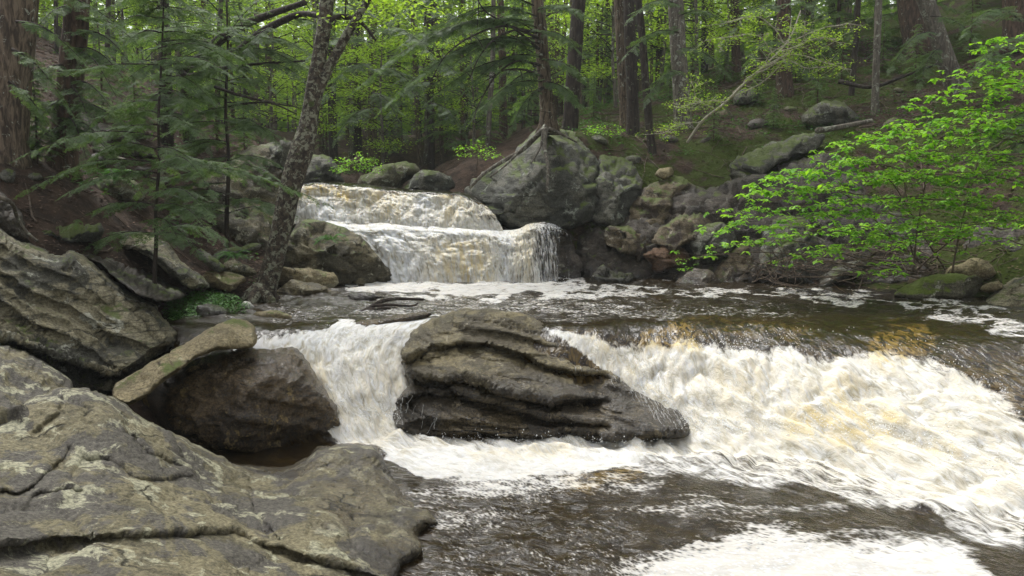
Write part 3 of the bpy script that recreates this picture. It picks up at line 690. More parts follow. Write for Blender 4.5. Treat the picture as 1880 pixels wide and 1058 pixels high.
# ---- middle of the river
LEDGE = rock('banded dark ledge rock standing in midstream between the left chute and the wide right cascade',
     [(737,662),(741,642),(757,614),(790,588),(840,568),(885,565),(950,571),(985,585),(1020,600),(1060,618),(1095,638),(1135,668),(1158,702),(1200,722),(1238,746),(1264,780),(1258,803),(1160,812),(1060,812),(900,808),(790,806),(728,796),(722,760),(722,738),(748,708),(742,690)],
     [(740,660,9.15),(800,580,9.95),(900,568,10.2),(1020,605,10.0),(1140,675,9.5),(1250,790,8.40),(1050,805,8.32),(900,800,8.4),(730,790,8.6),(900,690,8.95),(1050,700,9.0),(850,640,9.35)],
     1.5, M_MID, 20, 2.7, 0.016, 2.2, strata=((0.20, -0.12, 0.97), 0.085, 0.085), jit=3, chisel=0,
     lips=[([(735,660),(780,645),(829,632),(888,630),(948,645),(990,668),(1060,684),(1110,690)], 17, 0.38), ([(800,612),(860,604),(940,612),(1000,632),(1080,655)], 9, 0.11), ([(775,668),(820,652),(880,655),(940,664)], 8, 0.12),
           ([(960,655),(1000,648),(1040,660),(1080,690)], 10, 0.16), ([(755,682),(780,698),(850,697),(890,702),(912,722),(960,730),(1012,736),(1075,728),(1110,735)], 19, 0.46),
           ([(900,690),(980,700),(1060,708),(1130,712)], 7, 0.09), ([(722,738),(760,722),(842,722),(905,738),(990,760),(1054,772),(1110,780)], 18, 0.34), ([(1010,745),(1090,752),(1150,756)], 8, 0.07), ([(860,745),(930,758),(1010,775)], 7, 0.08), ([(728,778),(778,772),(833,770),(900,780),(1000,786),(1060,796)], 11, 0.18)])
rock('low brown rock just breaking the water above the left chute',
     [(588,620),(610,603),(660,590),(720,580),(770,572),(795,578),(760,592),(700,604),(660,614),(620,624)], [(600,615,10.0),(790,578,10.6)], 0.5, M_WET, 16, 4, 0.03, 3)
# ---- rocks around the birch and the left side of the falls
rock('pointed mossy boulder against the left edge of the falls, a fern growing on it',
     [(505,510),(512,470),(528,430),(550,404),(578,400),(604,408),(635,425),(668,442),(690,468),(712,490),(723,508),(712,524),(660,528),(590,528)],
     [(520,500,14.6),(570,405,15.6),(720,510,15.3),(640,520,14.9),(620,440,15.0)], 1.6, M_OLV, 40, 4.5, 0.07, 1.4, strata=((0.5, 0, 0.85), 0.35, 0.06),
     lips=[([(515,470),(560,478),(600,462),(622,440)], 16, 0.35)], cracks=[([(600,450),(640,480),(650,525)], 5, 0.10)])
rock('rounded yellowish boulder at the foot of the mossy boulder by the birch',
     [(498,520),(508,496),(545,490),(585,494),(618,500),(625,520),(600,535),(520,535)], [(500,520,13.9),(620,510,14.4)], 0.7, M_TAN, 22, 4.5, 0.05, 2)
rock('dark flat rock at the waterline right of the birch',
     [(492,552),(505,528),(535,515),(570,520),(605,530),(632,540),(620,550),(570,552),(520,556)], [(500,550,13.2),(620,545,13.5)], 0.7, M_MID, 14, 4, 0.05, 2.5, strata=((0.2, 0, 1), 0.12, 0.04))
rock('small dark rock lying in the pool next to the driftwood',
     [(620,552),(632,540),(665,535),(700,545),(712,552),(690,560),(640,560)], [(630,553,12.8),(710,553,12.9)], 0.5, M_DRK, 12, 4, 0.03, 3)
rock('low tan rock at the pool edge behind the loaf-shaped boulder',
     [(450,585),(470,572),(500,568),(535,578),(540,588),(500,594),(460,596)], [(455,585,10.6),(540,585,10.8)], 0.5, M_TAN, 12, 4, 0.03, 3)
rock('small white stone on the green plants at the foot of the birch',
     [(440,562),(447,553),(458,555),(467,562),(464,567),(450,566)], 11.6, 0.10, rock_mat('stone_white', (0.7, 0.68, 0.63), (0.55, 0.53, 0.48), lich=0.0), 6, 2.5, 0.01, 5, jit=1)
rock('grey square block standing in the green plants by the pool',
     [(358,572),(362,562),(390,558),(412,565),(425,580),(415,592),(372,596),(362,588)], [(360,580,10.6),(425,580,10.9)], 0.5, M_GREY, 12, 4, 0.03, 3)
# ---- left bank slabs
rock('flat pale slab perched over a dark gap, top of the left bank pile',
     [(40,430),(62,418),(100,416),(140,414),(178,414),(190,424),(184,438),(150,446),(125,447),(85,440)], [(50,430,10.6),(185,420,11.4),(125,445,10.3)], 0.9, M_GREY, 12, 4, 0.04, 2, strata=((0.3, 0, 0.95), 0.15, 0.03))
rock('mossy ridge of rock running down beside the brown leaf slope',
     [(10,385),(30,362),(70,372),(110,380),(150,392),(185,405),(200,425),(160,424),(120,420),(70,420),(30,418)], [(20,390,10.9),(195,420,11.9),(100,380,11.8)], 1.0, M_MOSS, 18, 4.5, 0.06, 2, strata=((0.4, 0, 0.9), 0.18, 0.05))
rock('dark root-wrapped rock at the left edge above the layered wall',
     [(-120,330),(-30,345),(15,365),(35,390),(45,420),(60,445),(20,440),(-40,415),(-120,400)], [(-100,350,9.0),(40,430,10.0),(0,360,9.9)], 1.0, M_DRK, 25, 5, 0.06, 2)
rock('wedge of mossy rock sliding down from the pale slab towards the hemlock sapling',
     [(188,432),(206,420),(250,426),(305,444),(330,478),(362,502),(386,528),(350,530),(318,512),(296,490),(255,462),(215,448)],
     [(200,430,11.4),(300,445,12.0),(385,528,11.6),(260,470,11.2)], 0.9, M_LAY, 14, 4.2, 0.03, 2, strata=((0.6, -0.2, 0.8), 0.16, 0.035), chisel=3)
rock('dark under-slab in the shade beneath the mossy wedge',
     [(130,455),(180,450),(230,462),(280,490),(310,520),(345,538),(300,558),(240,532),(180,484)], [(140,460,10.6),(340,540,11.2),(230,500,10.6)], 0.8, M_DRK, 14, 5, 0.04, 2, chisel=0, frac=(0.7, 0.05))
rock('small leaning block of rock between the mossy wedge and the birch',
     [(352,460),(372,458),(398,476),(416,490),(402,500),(378,486)], [(355,462,12.4),(412,492,12.2)], 0.5, M_GREY, 10, 4, 0.03, 3)
rock('pale rock shelf left of the birch trunk above the green plants',
     [(360,508),(378,498),(420,500),(450,508),(440,524),(420,538),(395,534),(370,522)], [(365,510,12.0),(445,512,12.5),(400,535,11.8)], 0.7, M_TAN, 14, 4, 0.04, 2.5, strata=((0.4, 0, 0.9), 0.15, 0.03))
rock('thin grey slab roofing a dark hollow left of the birch',
     [(380,468),(420,456),(460,446),(482,450),(470,462),(430,470),(395,478)], [(385,470,13.2),(475,452,13.6)], 0.6, M_GREY, 8, 3.5, 0.03, 3)
rock('low shelf of grey stone beside the birch roots',
     [(392,486),(430,480),(465,492),(470,506),(430,506),(400,500)], [(395,490,12.8),(468,500,13.1)], 0.6, M_LAY, 10, 4, 0.03, 3)
rock('broad pale rock face behind the hemlock boughs, left of the upper falls',
     [(318,420),(330,360),(380,320),(430,285),(480,262),(520,262),(545,300),(545,400),(530,460),(480,480),(420,472),(360,462)],
     [(330,420,15.6),(540,400,17.2),(480,270,18.2),(420,470,15.0)], 1.6, M_OLV, 50, 6, 0.10, 1.2, strata=((0.4, 0, 0.9), 0.5, 0.09))
rock('mossy hump of rock on the leaf slope under the hemlock boughs',
     [(140,345),(165,322),(205,318),(250,335),(262,360),(240,372),(190,372),(160,362)], [(150,350,13.0),(255,360,13.8)], 0.9, M_MOSS, 18, 5, 0.06, 2)
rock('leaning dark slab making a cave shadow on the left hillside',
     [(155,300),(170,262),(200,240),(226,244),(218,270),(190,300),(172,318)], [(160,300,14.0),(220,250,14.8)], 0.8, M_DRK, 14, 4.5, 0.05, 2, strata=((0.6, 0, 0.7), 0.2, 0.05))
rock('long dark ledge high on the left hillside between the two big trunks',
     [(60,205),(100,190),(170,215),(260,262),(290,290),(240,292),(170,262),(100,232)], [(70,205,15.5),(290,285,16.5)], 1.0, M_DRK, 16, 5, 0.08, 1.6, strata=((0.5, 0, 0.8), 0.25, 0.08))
rock('grey stump-like rock beside the birch trunk above the falls',
     [(486,300),(495,260),(520,252),(540,262),(542,300),(520,320)], [(490,300,17.0),(540,290,17.4)], 0.8, M_GREY, 16, 4.5, 0.05, 2)
# ---- rocks behind the upper lip
rock('pale grey boulder at the left end of the upper lip, behind the birch trunk',
     [(548,345),(552,300),(575,280),(602,284),(625,312),(632,342),(600,352)], [(550,345,19.4),(630,340,19.8)], 1.3, M_GREY, 25, 5, 0.08, 1.5)
rock('moss-topped slanted boulder behind the upper lip of the falls',
     [(648,345),(662,320),(690,308),(725,300),(755,298),(768,312),(752,330),(735,352),(690,352)], [(655,340,19.8),(765,315,20.6)], 1.3, M_MOSS, 20, 5, 0.08, 1.5)
rock('round grey boulder behind the upper lip, right of the slanted one',
     [(738,352),(752,330),(775,312),(805,310),(828,322),(832,345),(820,362),(770,362)], [(740,350,19.9),(830,345,20.2)], 1.2, M_GREY, 20, 5, 0.07, 1.6)
rock('dark wet rock under the right end of the upper step',
     [(850,372),(870,364),(900,380),(918,402),(912,425),(880,428),(858,410)], [(855,375,17.9),(915,420,17.3)], 0.8, M_DRK, 16, 4, 0.05, 2)
# ---- right bank
rock('long dark fractured rock ledge forming the right bank above the waterline', [(1060,430),(1120,400),(1180,350),(1240,335),(1300,345),(1350,330),(1420,320),(1500,330),(1580,350),(1660,400),(1720,450),(1730,520),(1640,545),(1500,535),(1350,540),(1200,535),(1080,535),(1050,490)],
     [(1060,500,17.0),(1200,500,16.6),(1200,360,18.1),(1400,500,15.7),(1400,350,17.2),(1600,500,14.9),(1600,380,16.4),(1720,500,14.2)], 1.6, M_DRK, 30, 6, 0.12, 1.2, strata=((-0.5, -0.3, 0.8), 0.45, 0.10), frac=(0.9, 0.26), chisel=0)
rock('dark wet ledge the right end of the lower falls pours over', [(900,440),(940,432),(985,424),(1020,424),(1046,434),(1062,470),(1066,535),(900,535)], [(900,440,16.9),(1060,440,17.0),(900,535,16.3),(1060,535,16.4)], 1.0, M_DRK, 12, 5, 0.06, 2, chisel=0)
rock('big grey boulder beside the falls with tree roots gripping its top',
     [(852,352),(862,328),(900,305),(940,285),(968,258),(1000,236),(1035,238),(1065,252),(1098,285),(1112,320),(1108,370),(1088,405),(1050,420),(985,426),(935,420),(905,402),(880,378)],
     [(860,345,17.9),(1000,245,18.9),(1095,300,18.6),(1080,405,17.2),(950,415,17.2),(990,330,17.0)], 2.4, M_GREY, 50, 5, 0.10, 1.1, strata=((0.7, -0.3, 0.6), 0.6, 0.07), frac=(1.2, 0.15),
     cracks=[([(992,250),(990,300),(985,340),(990,400)], 8, 0.30), ([(870,372),(920,395),(1000,380),(1100,360)], 5, 0.18), ([(925,300),(930,360),(915,398)], 5, 0.15), ([(1000,400),(1050,372),(1100,352)], 5, 0.14)])
rock('lumpy lichen-spotted boulder wedged right of the big root-gripped boulder',
     [(1082,400),(1088,330),(1100,285),(1130,285),(1165,300),(1180,340),(1175,385),(1150,412),(1110,415)], [(1090,400,17.6),(1175,380,17.5),(1130,290,18.8)], 1.6, M_GREY, 26, 4.5, 0.10, 1.8)
rock('slab of brown rock with diagonal beds under the mossy bank',
     [(1150,412),(1165,370),(1190,335),(1230,320),(1262,330),(1290,352),(1300,392),(1270,412),(1220,420)], [(1155,410,17.2),(1290,390,17.3),(1230,325,18.3)], 1.4, M_BRN, 22, 4.5, 0.09, 1.8, strata=((-0.55, -0.2, 0.8), 0.24, 0.10))
rock('pale flat stone lying on the moss above the brown beds',
     [(1202,322),(1212,308),(1235,306),(1240,318),(1220,332)], [(1205,322,18.3),(1240,312,18.5)], 0.5, M_TAN, 8, 3.5, 0.03, 3)
rock('overhanging brown block above the dark hollow right of the falls',
     [(1098,440),(1108,415),(1150,408),(1200,412),(1212,440),(1195,462),(1225,482),(1205,500),(1170,470),(1130,462)], [(1100,440,16.5),(1210,480,16.4),(1150,410,17.2)], 1.3, M_BRN, 20, 4.5, 0.09, 2, strata=((-0.4, -0.2, 0.85), 0.3, 0.08))
rock('long tilted brown block with a pale upper face above the rusty stone',
     [(1195,445),(1210,420),(1250,392),(1290,384),(1312,405),(1316,430),(1285,440),(1240,452)], [(1200,440,16.3),(1310,410,16.4),(1260,392,16.9)], 1.2, M_BRN, 18, 4.5, 0.07, 2, strata=((-0.5, -0.2, 0.8), 0.24, 0.07))
rock('rusty orange-brown stone at the dark hollow near the waterline',
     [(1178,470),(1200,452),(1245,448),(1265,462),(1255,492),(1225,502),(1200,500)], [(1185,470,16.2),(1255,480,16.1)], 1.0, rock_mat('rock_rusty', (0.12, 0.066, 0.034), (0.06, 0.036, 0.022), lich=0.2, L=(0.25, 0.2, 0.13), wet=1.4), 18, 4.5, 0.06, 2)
rock('dark mass of wet rock at the right end of the lower falls',
     [(1030,440),(1045,418),(1085,414),(1112,420),(1135,460),(1165,480),(1210,502),(1215,535),(1050,535),(1052,490)], [(1035,440,17.0),(1110,420,17.4),(1120,500,17.3),(1200,520,17.3)], 1.4, M_DRK, 22, 5, 0.09, 1.8)
rock('peaked grey rock standing in the water right of the falls',
     [(1068,528),(1085,508),(1104,487),(1120,494),(1155,502),(1180,515),(1178,532),(1110,534)], [(1070,525,15.7),(1180,525,15.8)], 0.9, M_GREY, 18, 4, 0.06, 2)
rock('low wet stone at the waterline under the rusty stone',
     [(1232,528),(1245,512),(1275,495),(1300,500),(1330,520),(1335,536),(1270,538)], [(1235,528,15.4),(1335,530,15.3)], 0.9, M_BRN, 16, 4, 0.05, 2)
rock('rounded grey boulder just right of the rusty stone under the bright leaves',
     [(1268,452),(1275,425),(1300,408),(1335,412),(1350,435),(1342,470),(1310,485),(1280,475)], [(1270,450,16.0),(1345,450,15.9)], 1.1, M_GREY, 24, 4.5, 0.07, 2)
rock('dark slab above the rounded boulder, half under moss',
     [(1285,400),(1290,365),(1320,345),(1360,358),(1380,400),(1370,430),(1340,412),(1310,405)], [(1290,395,16.9),(1375,400,16.6),(1330,350,17.6)], 1.2, M_DRK, 20, 4.5, 0.08, 2)
rock('long pale diagonal slab running up the bank above the bright leaves',
     [(1332,330),(1338,302),(1370,280),(1420,262),(1480,244),(1520,248),(1505,275),(1460,288),(1430,300),(1400,318),(1388,345),(1362,352)],
     [(1335,325,17.6),(1510,255,18.9),(1370,345,17.0)], 1.0, M_GREY, 16, 4.5, 0.05, 2, strata=((-0.5, -0.3, 0.8), 0.3, 0.05))
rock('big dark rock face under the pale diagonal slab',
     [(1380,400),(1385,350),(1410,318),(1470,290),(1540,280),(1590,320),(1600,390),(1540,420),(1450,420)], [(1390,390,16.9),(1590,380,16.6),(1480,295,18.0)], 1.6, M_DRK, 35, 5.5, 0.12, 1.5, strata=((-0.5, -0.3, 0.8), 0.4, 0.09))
rock('tall blue-grey boulder at the waterline behind the shrub twigs',
     [(1395,505),(1398,460),(1405,420),(1440,392),(1480,402),(1500,440),(1495,490),(1480,518),(1430,524)], [(1400,500,15.1),(1495,490,15.0),(1450,400,15.8)], 1.2, M_GREY, 34, 4.5, 0.08, 1.8)
rock('reddish shaded rock left of the tall blue-grey boulder',
     [(1310,525),(1318,488),(1350,455),(1390,430),(1408,470),(1400,520),(1350,534)], [(1315,520,15.5),(1400,510,15.4),(1380,440,16.2)], 1.1, M_BRN, 22, 4.5, 0.07, 2)
rock('tilted flat slab at the waterline right of the tall blue-grey boulder',
     [(1495,528),(1505,505),(1550,485),(1600,470),(1620,482),(1590,500),(1540,520)], [(1498,525,14.4),(1615,480,14.8)], 0.7, M_GREY, 10, 4, 0.05, 2, strata=((-0.4, 0, 0.9), 0.14, 0.05))
rock('brown stones heaped under the middle of the bright shrub',
     [(1520,470),(1540,430),(1600,410),(1680,415),(1720,445),(1710,490),(1640,505),(1560,495)], [(1525,470,15.4),(1710,480,14.8),(1620,415,16.0)], 1.3, M_BRN, 28, 5, 0.12, 1.8, strata=((-0.4, -0.2, 0.85), 0.25, 0.08))
rock('low mossy rock at the river edge near the shrub stems',
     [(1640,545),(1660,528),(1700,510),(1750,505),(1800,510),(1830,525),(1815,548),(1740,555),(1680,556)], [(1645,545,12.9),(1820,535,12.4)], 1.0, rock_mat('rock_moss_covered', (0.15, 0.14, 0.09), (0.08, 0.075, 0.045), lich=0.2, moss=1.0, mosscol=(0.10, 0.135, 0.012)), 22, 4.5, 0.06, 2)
rock('pair of pale knobs of rock above the low mossy rock',
     [(1735,510),(1745,492),(1765,488),(1785,474),(1815,476),(1830,495),(1822,512),(1780,516)], [(1738,508,13.3),(1828,500,13.1)], 0.7, M_TAN, 14, 4, 0.05, 2.5)
rock('ribbed dark rock at the far right edge, its bedding stood on end over the water',
     [(1806,578),(1808,552),(1835,530),(1870,512),(1900,498),(1990,470),(1990,600),(1890,588),(1850,586)], [(1810,570,11.9),(1980,580,11.2),(1880,510,12.4)], 1.3, M_LAY, 18, 3.5, 0.03, 2, strata=((-0.55, -0.1, 0.8), 0.15, 0.06), chisel=0, lips=[([(1795,566+o),(1850,532+o),(1905,500+o),(1960,470+o)], 8, d) for o, d in ((-14,.10),(4,.18),(20,.12),(34,.20),(50,.15))])
rock('dark shaded rock behind the ribbed rock, above the low mossy rock', [(1770,500),(1760,450),(1800,400),(1880,370),(1990,360),(1990,500),(1900,510)], [(1770,480,13.9),(1990,480,13.0),(1900,380,15.0)], 1.3, M_DRK, 30, 5, 0.10, 1.6)
rock('small tan stone behind the ribbed rock at the right edge',
     [(1800,530),(1812,520),(1838,515),(1850,522),(1836,534),(1815,540)], [(1803,530,12.5),(1848,525,12.5)], 0.4, M_TAN, 8, 3.5, 0.03, 3)
rock('grey outcrop below the slim spotted trunk on the right slope',
     [(1470,230),(1480,200),(1510,185),(1545,180),(1570,200),(1600,215),(1590,235),(1540,240)], gd(1530,238), 1.3, M_GREY, 22, 5, 0.12, 1.6)
rock('squarish grey block on the moss at the foot of the white-twigged branch',
     [(1345,190),(1352,168),(1385,160),(1395,172),(1385,192),(1360,198)], gd(1370,196), 0.8, M_GREY, 10, 4, 0.05, 2)

M_SLP = [M_GREY, M_DRK, M_MOSS, M_BRN]
_sl = np.random.RandomState(9)
for i, (px, py) in enumerate([(1420,200),(1300,262),(1640,235),(1690,200),(1500,150),(1600,110),(1745,120),(1330,215),(1160,300),(1225,262),(1460,205),(1830,130),(1560,215),(1720,250),(1650,170),(1190,262),(1100,262),(1395,235),(1275,205),(1785,215)]):
    d = gd(px, py, 14); w = _sl.uniform(11, 26); h = w*_sl.uniform(.4, .7)
    if d is None: continue
    a = np.linspace(0, 2*math.pi, 9)[:-1]
    rock('small half-buried stone on the right slope', [(px+math.cos(q)*w*_sl.uniform(.7, 1.1), py-4+math.sin(q)*h*_sl.uniform(.7, 1.1)) for q in a], d, w*d/F*1.2, M_SLP[i % 4], w*.5, 4, 0.05, 2.2, group='stones half buried in the right slope', seed=i+1)
for i, (px, py) in enumerate([(60,330),(180,300),(40,270),(230,205),(90,245),(260,320),(300,330),(330,300),(10,330),(210,345)]):
    d = gd(px, py, 9); w = _sl.uniform(12, 30); h = w*_sl.uniform(.35, .6)
    if d is None: continue
    a = np.linspace(0, 2*math.pi, 9)[:-1]
    rock('stone poking through the brown leaves of the left slope', [(px+math.cos(q)*w*_sl.uniform(.7, 1.1), py-4+math.sin(q)*h*_sl.uniform(.7, 1.1)) for q in a], d, w*d/F*1.2, M_SLP[i % 4], w*.5, 4, 0.05, 2.2, group='stones poking through the left slope', seed=i+40)

def trickles():
    """thin threads of water running over the midstream ledge"""
    from mathutils.bvhtree import BVHTree
    me = LEDGE.data; o = np.array(LEDGE.location); vs = [Vector(v.co)+LEDGE.location for v in me.vertices]
    bv = BVHTree.FromPolygons(vs, [tuple(p.vertices) for p in me.polygons]); r = np.random.RandomState(14); mb = MB()
    def thread(x0, y0, x1, y1, w):
        n = 14; t = np.linspace(0, 1, n); xs = x0+(x1-x0)*t+np.cumsum(r.normal(0, .8, n)); ys = y0+(y1-y0)*t; P = []
        for a, b in zip(xs, ys):
            q = Vector(at(a, b, 10.0))-Vector((0, 0, CAM_H)); h = bv.ray_cast(Vector((0, 0, CAM_H)), q.normalized())
            if h[0] is not None: P.append(np.array(h[0]))
        if len(P) < 5: return
        P = np.array(P); P[:, 1] = np.minimum(np.minimum.accumulate(P[:, 1])+.06, P[:, 1])-.012
        mb.tube(P, w*(.4+.6*np.abs(np.sin(np.linspace(0, 9, len(P))+r.uniform(0, 6)))), 4)
    for k in range(60):
        f = r.rand(); x = 1120+f*125; y = 668+f*85+r.uniform(-6, 30); L = r.uniform(8, 30); thread(x, y, x+L*.5, min(y+L, 800), r.uniform(.001, .0035))
    for k in range(18):
        x = 720+r.rand()**1.6*85; y = r.uniform(722, 768); thread(x, y, x-r.uniform(-4, 12), y+r.uniform(10, 34), r.uniform(.001, .004))
    for x in (1057, 1059, 1093, 1096, 1118, 1124, 1131): thread(x, 648, x+6, 682, .004)
    m = NT('water_threads'); m.bsdf.inputs['Base Color'].default_value = (.40, .40, .38, 1); m.bsdf.inputs['Roughness'].default_value = .25
    q = mb.build('water_trickles', m.m); tag(q, 'thin white threads of water running down the midstream ledge', None, None, 'structure')
trickles()
# ================================================================ trees
BK_HEM = bark_mat('bark_hemlock', (0.115, 0.075, 0.052), (0.04, 0.027, 0.02), lich=0.15)
BK_RED = bark_mat('bark_red_brown', (0.170, 0.130, 0.090), (0.045, 0.033, 0.024), lich=0.15)
BK_DRK = bark_mat('bark_dark', (0.055, 0.042, 0.033), (0.022, 0.017, 0.014), lich=0.15, L=(0.14, 0.15, 0.11))
BK_GRY = bark_mat('bark_grey', (0.16, 0.14, 0.11), (0.07, 0.06, 0.048), lich=0.35)
BK_BIR = bark_mat('bark_birch', (0.085, 0.066, 0.048), (0.026, 0.021, 0.017), lich=0.58, L=(0.23, 0.235, 0.17), sc=1.5, ridge=False, moss=0.3)
BK_TWG = bark_mat('bark_twig', (0.16, 0.12, 0.09), (0.08, 0.06, 0.045))
BK_PAL = bark_mat('bark_pale', (0.50, 0.46, 0.38), (0.28, 0.25, 0.20))
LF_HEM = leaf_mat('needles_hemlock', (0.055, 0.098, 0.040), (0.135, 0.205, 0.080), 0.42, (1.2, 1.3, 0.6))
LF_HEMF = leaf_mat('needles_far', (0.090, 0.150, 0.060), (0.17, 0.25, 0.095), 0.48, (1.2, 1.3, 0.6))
LF_SPR = leaf_mat('leaves_spring', (0.19, 0.31, 0.045), (0.37, 0.52, 0.095), 0.52, (1.3, 1.35, 0.5))
LF_SHR = leaf_mat('leaves_shrub', (0.10, 0.27, 0.018), (0.33, 0.58, 0.055), 0.44, (1.25, 1.3, 0.5))
LF_FRN = leaf_mat('leaves_fern', (0.035, 0.11, 0.02), (0.08, 0.20, 0.03), 0.35)
RNG = np.random.RandomState(11)

def spray_proto(n=20, seed=0, w=0.0135):
    """one flat hemlock spray along +x, length 1: quads (N,4,3)"""
    r = np.random.RandomState(seed); Q = []
    def diamond(a, b, wd):
        d = b-a; p = np.array([-d[1], d[0], 0]); p = p/(np.linalg.norm(p)+1e-9)*wd
        m = a+d*0.45; up = np.array([0, 0, r.uniform(-.6, 1.0)*wd])
        Q.append([a, m-p-up*0.5, b, m+p+up])
    for i in range(n):
        x = 0.04+0.94*(i+r.uniform(-.2, .2))/n
        for s in (-1, 1):
            L = (0.30*(1-x)**0.7+0.05)*r.uniform(0.4, 1.3); an = math.radians(r.uniform(40, 66))
            st = np.array([x, 0, -0.12*x*x]); e = st+np.array([math.cos(an)*L, s*math.sin(an)*L, -0.22*L+r.uniform(-.03, .03)])
            mid = st+(e-st)*0.5
            diamond(st, mid, w); diamond(mid-(e-st)*.05, e, w)
            for f in ((.25, .5, .75) if L > .25 else (.45,) if L > .14 else ()):
                for s2 in (-1, 1):
                    if r.rand() < .2: continue
                    dd = (e-st)*r.uniform(.22, .38); ca, sa = math.cos(s2*0.85), math.sin(s2*0.85)
                    dd = np.array([dd[0]*ca-dd[1]*sa, dd[0]*sa+dd[1]*ca, dd[2]-.015]); q = st+(e-st)*f; diamond(q, q+dd, w*.9)
    for i in range(4): diamond(np.array([i*.25, 0, -0.12*(i*.25)**2]), np.array([i*.25+.27, 0, -0.12*(i*.25+.27)**2]), w*0.8)
    return np.array(Q)
SPR = [spray_proto(17, k) for k in range(5)]
SPR_LO = [spray_proto(9, k+10, 0.022) for k in range(5)]
print('spray', len(SPR[0]), len(SPR_LO[0]))
def frame(d, roll=0.0, up=(0, 0, 1)):
    d = np.asarray(d, float); d = d/np.linalg.norm(d); y = np.cross(up, d); ny = np.linalg.norm(y)
    y = y/ny if ny > 1e-5 else np.array([0, 1.0, 0]); z = np.cross(d, y)
    c, s = math.cos(roll), math.sin(roll)
    return np.stack([d, y*c+z*s, z*c-y*s], 0)          # rows: x, y, z axes
class Leaves:
    def __init__(s): s.q = []; s.t = []
    def spray(s, pos, d, L, r, lo=False, roll=0.35):
        P = (SPR_LO if lo else SPR)[r.randint(5)]
        M = frame(d, r.uniform(-roll, roll)); s.q.append(P.reshape(-1, 3)@M*L+np.asarray(pos)); s.t.append(np.repeat(np.clip(r.uniform(.1, .8)+r.uniform(-.25, .3, len(P)), 0, 1), 4))
    def quads(s, Q, tint): s.q.append(np.asarray(Q).reshape(-1, 3)); s.t.append(np.repeat(tint, 4))
    def build(s, name, mat, parent=None, org=(0, 0, 0), wood=None, wmat=None):
        V = np.concatenate(s.q)-np.asarray(org); T = np.concatenate(s.t)
        Fs = [np.arange(len(V)).reshape(-1, 4)]; mi = [np.zeros(len(Fs[0]))]
        if wood is not None and wood.V:
            k = len(V); V = np.concatenate([V, np.concatenate(wood.V)-np.asarray(org)]); T = np.concatenate([T, np.concatenate(wood.A)])
            for G in (wood.Q, wood.T):
                if G: g = np.concatenate(G)+k; Fs.append(g); mi.append(np.ones(len(g)))
        return link(name, mesh(name, V, Fs, [mat, wmat or BK_DRK], False, {'tint': T}, np.concatenate(mi)), parent)
def bough(lv, wood, A, B, r, sag=0.12, rad=0.025, dens=0.085, L0=0.55, bare=0.15, lo=False, jit=0.05):
    """a drooping conifer bough from A to B with flat sprays left and right"""
    A = np.asarray(A, float); B = np.asarray(B, float); ln = np.linalg.norm(B-A)
    u = np.linspace(0, 1, 12); pts = A+(B-A)*u[:, None]
    pts[:, 2] += sag*ln*np.sin(u*math.pi)*0.9
    pts += jit*ln*0.3*np.stack([perlin(np.stack([u*2.2, 0*u+r.uniform(0, 99), 0*u+k], 1)) for k in range(3)], 1)*u[:, None]
    if wood is not None: wood.tube(pts, rad*(1-0.85*u), 5)
    n = max(4, int(ln/dens))
    for i in range(n):
        t = bare+(1-bare)*i/n; p = np.array([np.interp(t, u, pts[:, k]) for k in range(3)])
        d = np.array([np.interp(min(t+.08, 1), u, pts[:, k]) for k in range(3)])-np.array([np.interp(t-.05, u, pts[:, k]) for k in range(3)])
        d /= np.linalg.norm(d)+1e-9; h = np.array([-d[1], d[0], 0]); h /= np.linalg.norm(h)+1e-9
        for s in (-1, 1):
            if r.rand() < .16: continue
            a = math.radians(r.uniform(28, 78)); dd = d*math.cos(a)+h*s*math.sin(a)+np.array([0, 0, r.uniform(-.55, .12)])
            L = r.uniform(.55, 1.15)*L0*(0.35+0.8*math.sin(math.pi*min(1, 0.25+0.75*(t-bare)/(1-bare)*0.95)))*r.uniform(0.7, 1.15)
            lv.spray(p, dd, L, r, lo)
    lv.spray(pts[-1], pts[-1]-pts[-2], L0*0.8, r, lo)

def leaf_quads(P, size, r, droop=0.5, facing=None):
    """folded leaves at points P: (N,4,3)"""
    n = len(P); az = r.uniform(0, 2*math.pi, n) if facing is None else facing
    dz = -np.abs(r.normal(droop, 0.25, n)); d = np.stack([np.cos(az), np.sin(az), dz], 1); d /= np.linalg.norm(d, axis=1, keepdims=True)
    h = np.stack([-np.sin(az), np.cos(az), r.uniform(-.35, .35, n)], 1)
    s = size*r.uniform(0.6, 1.2, n)[:, None]
    up = np.cross(d, h)
    a = P; b = P+d*s; m = P+d*s*0.48
    return np.stack([a, m+h*s*0.30+up*s*0.08, b, m-h*s*0.30+up*s*0.08], 1)

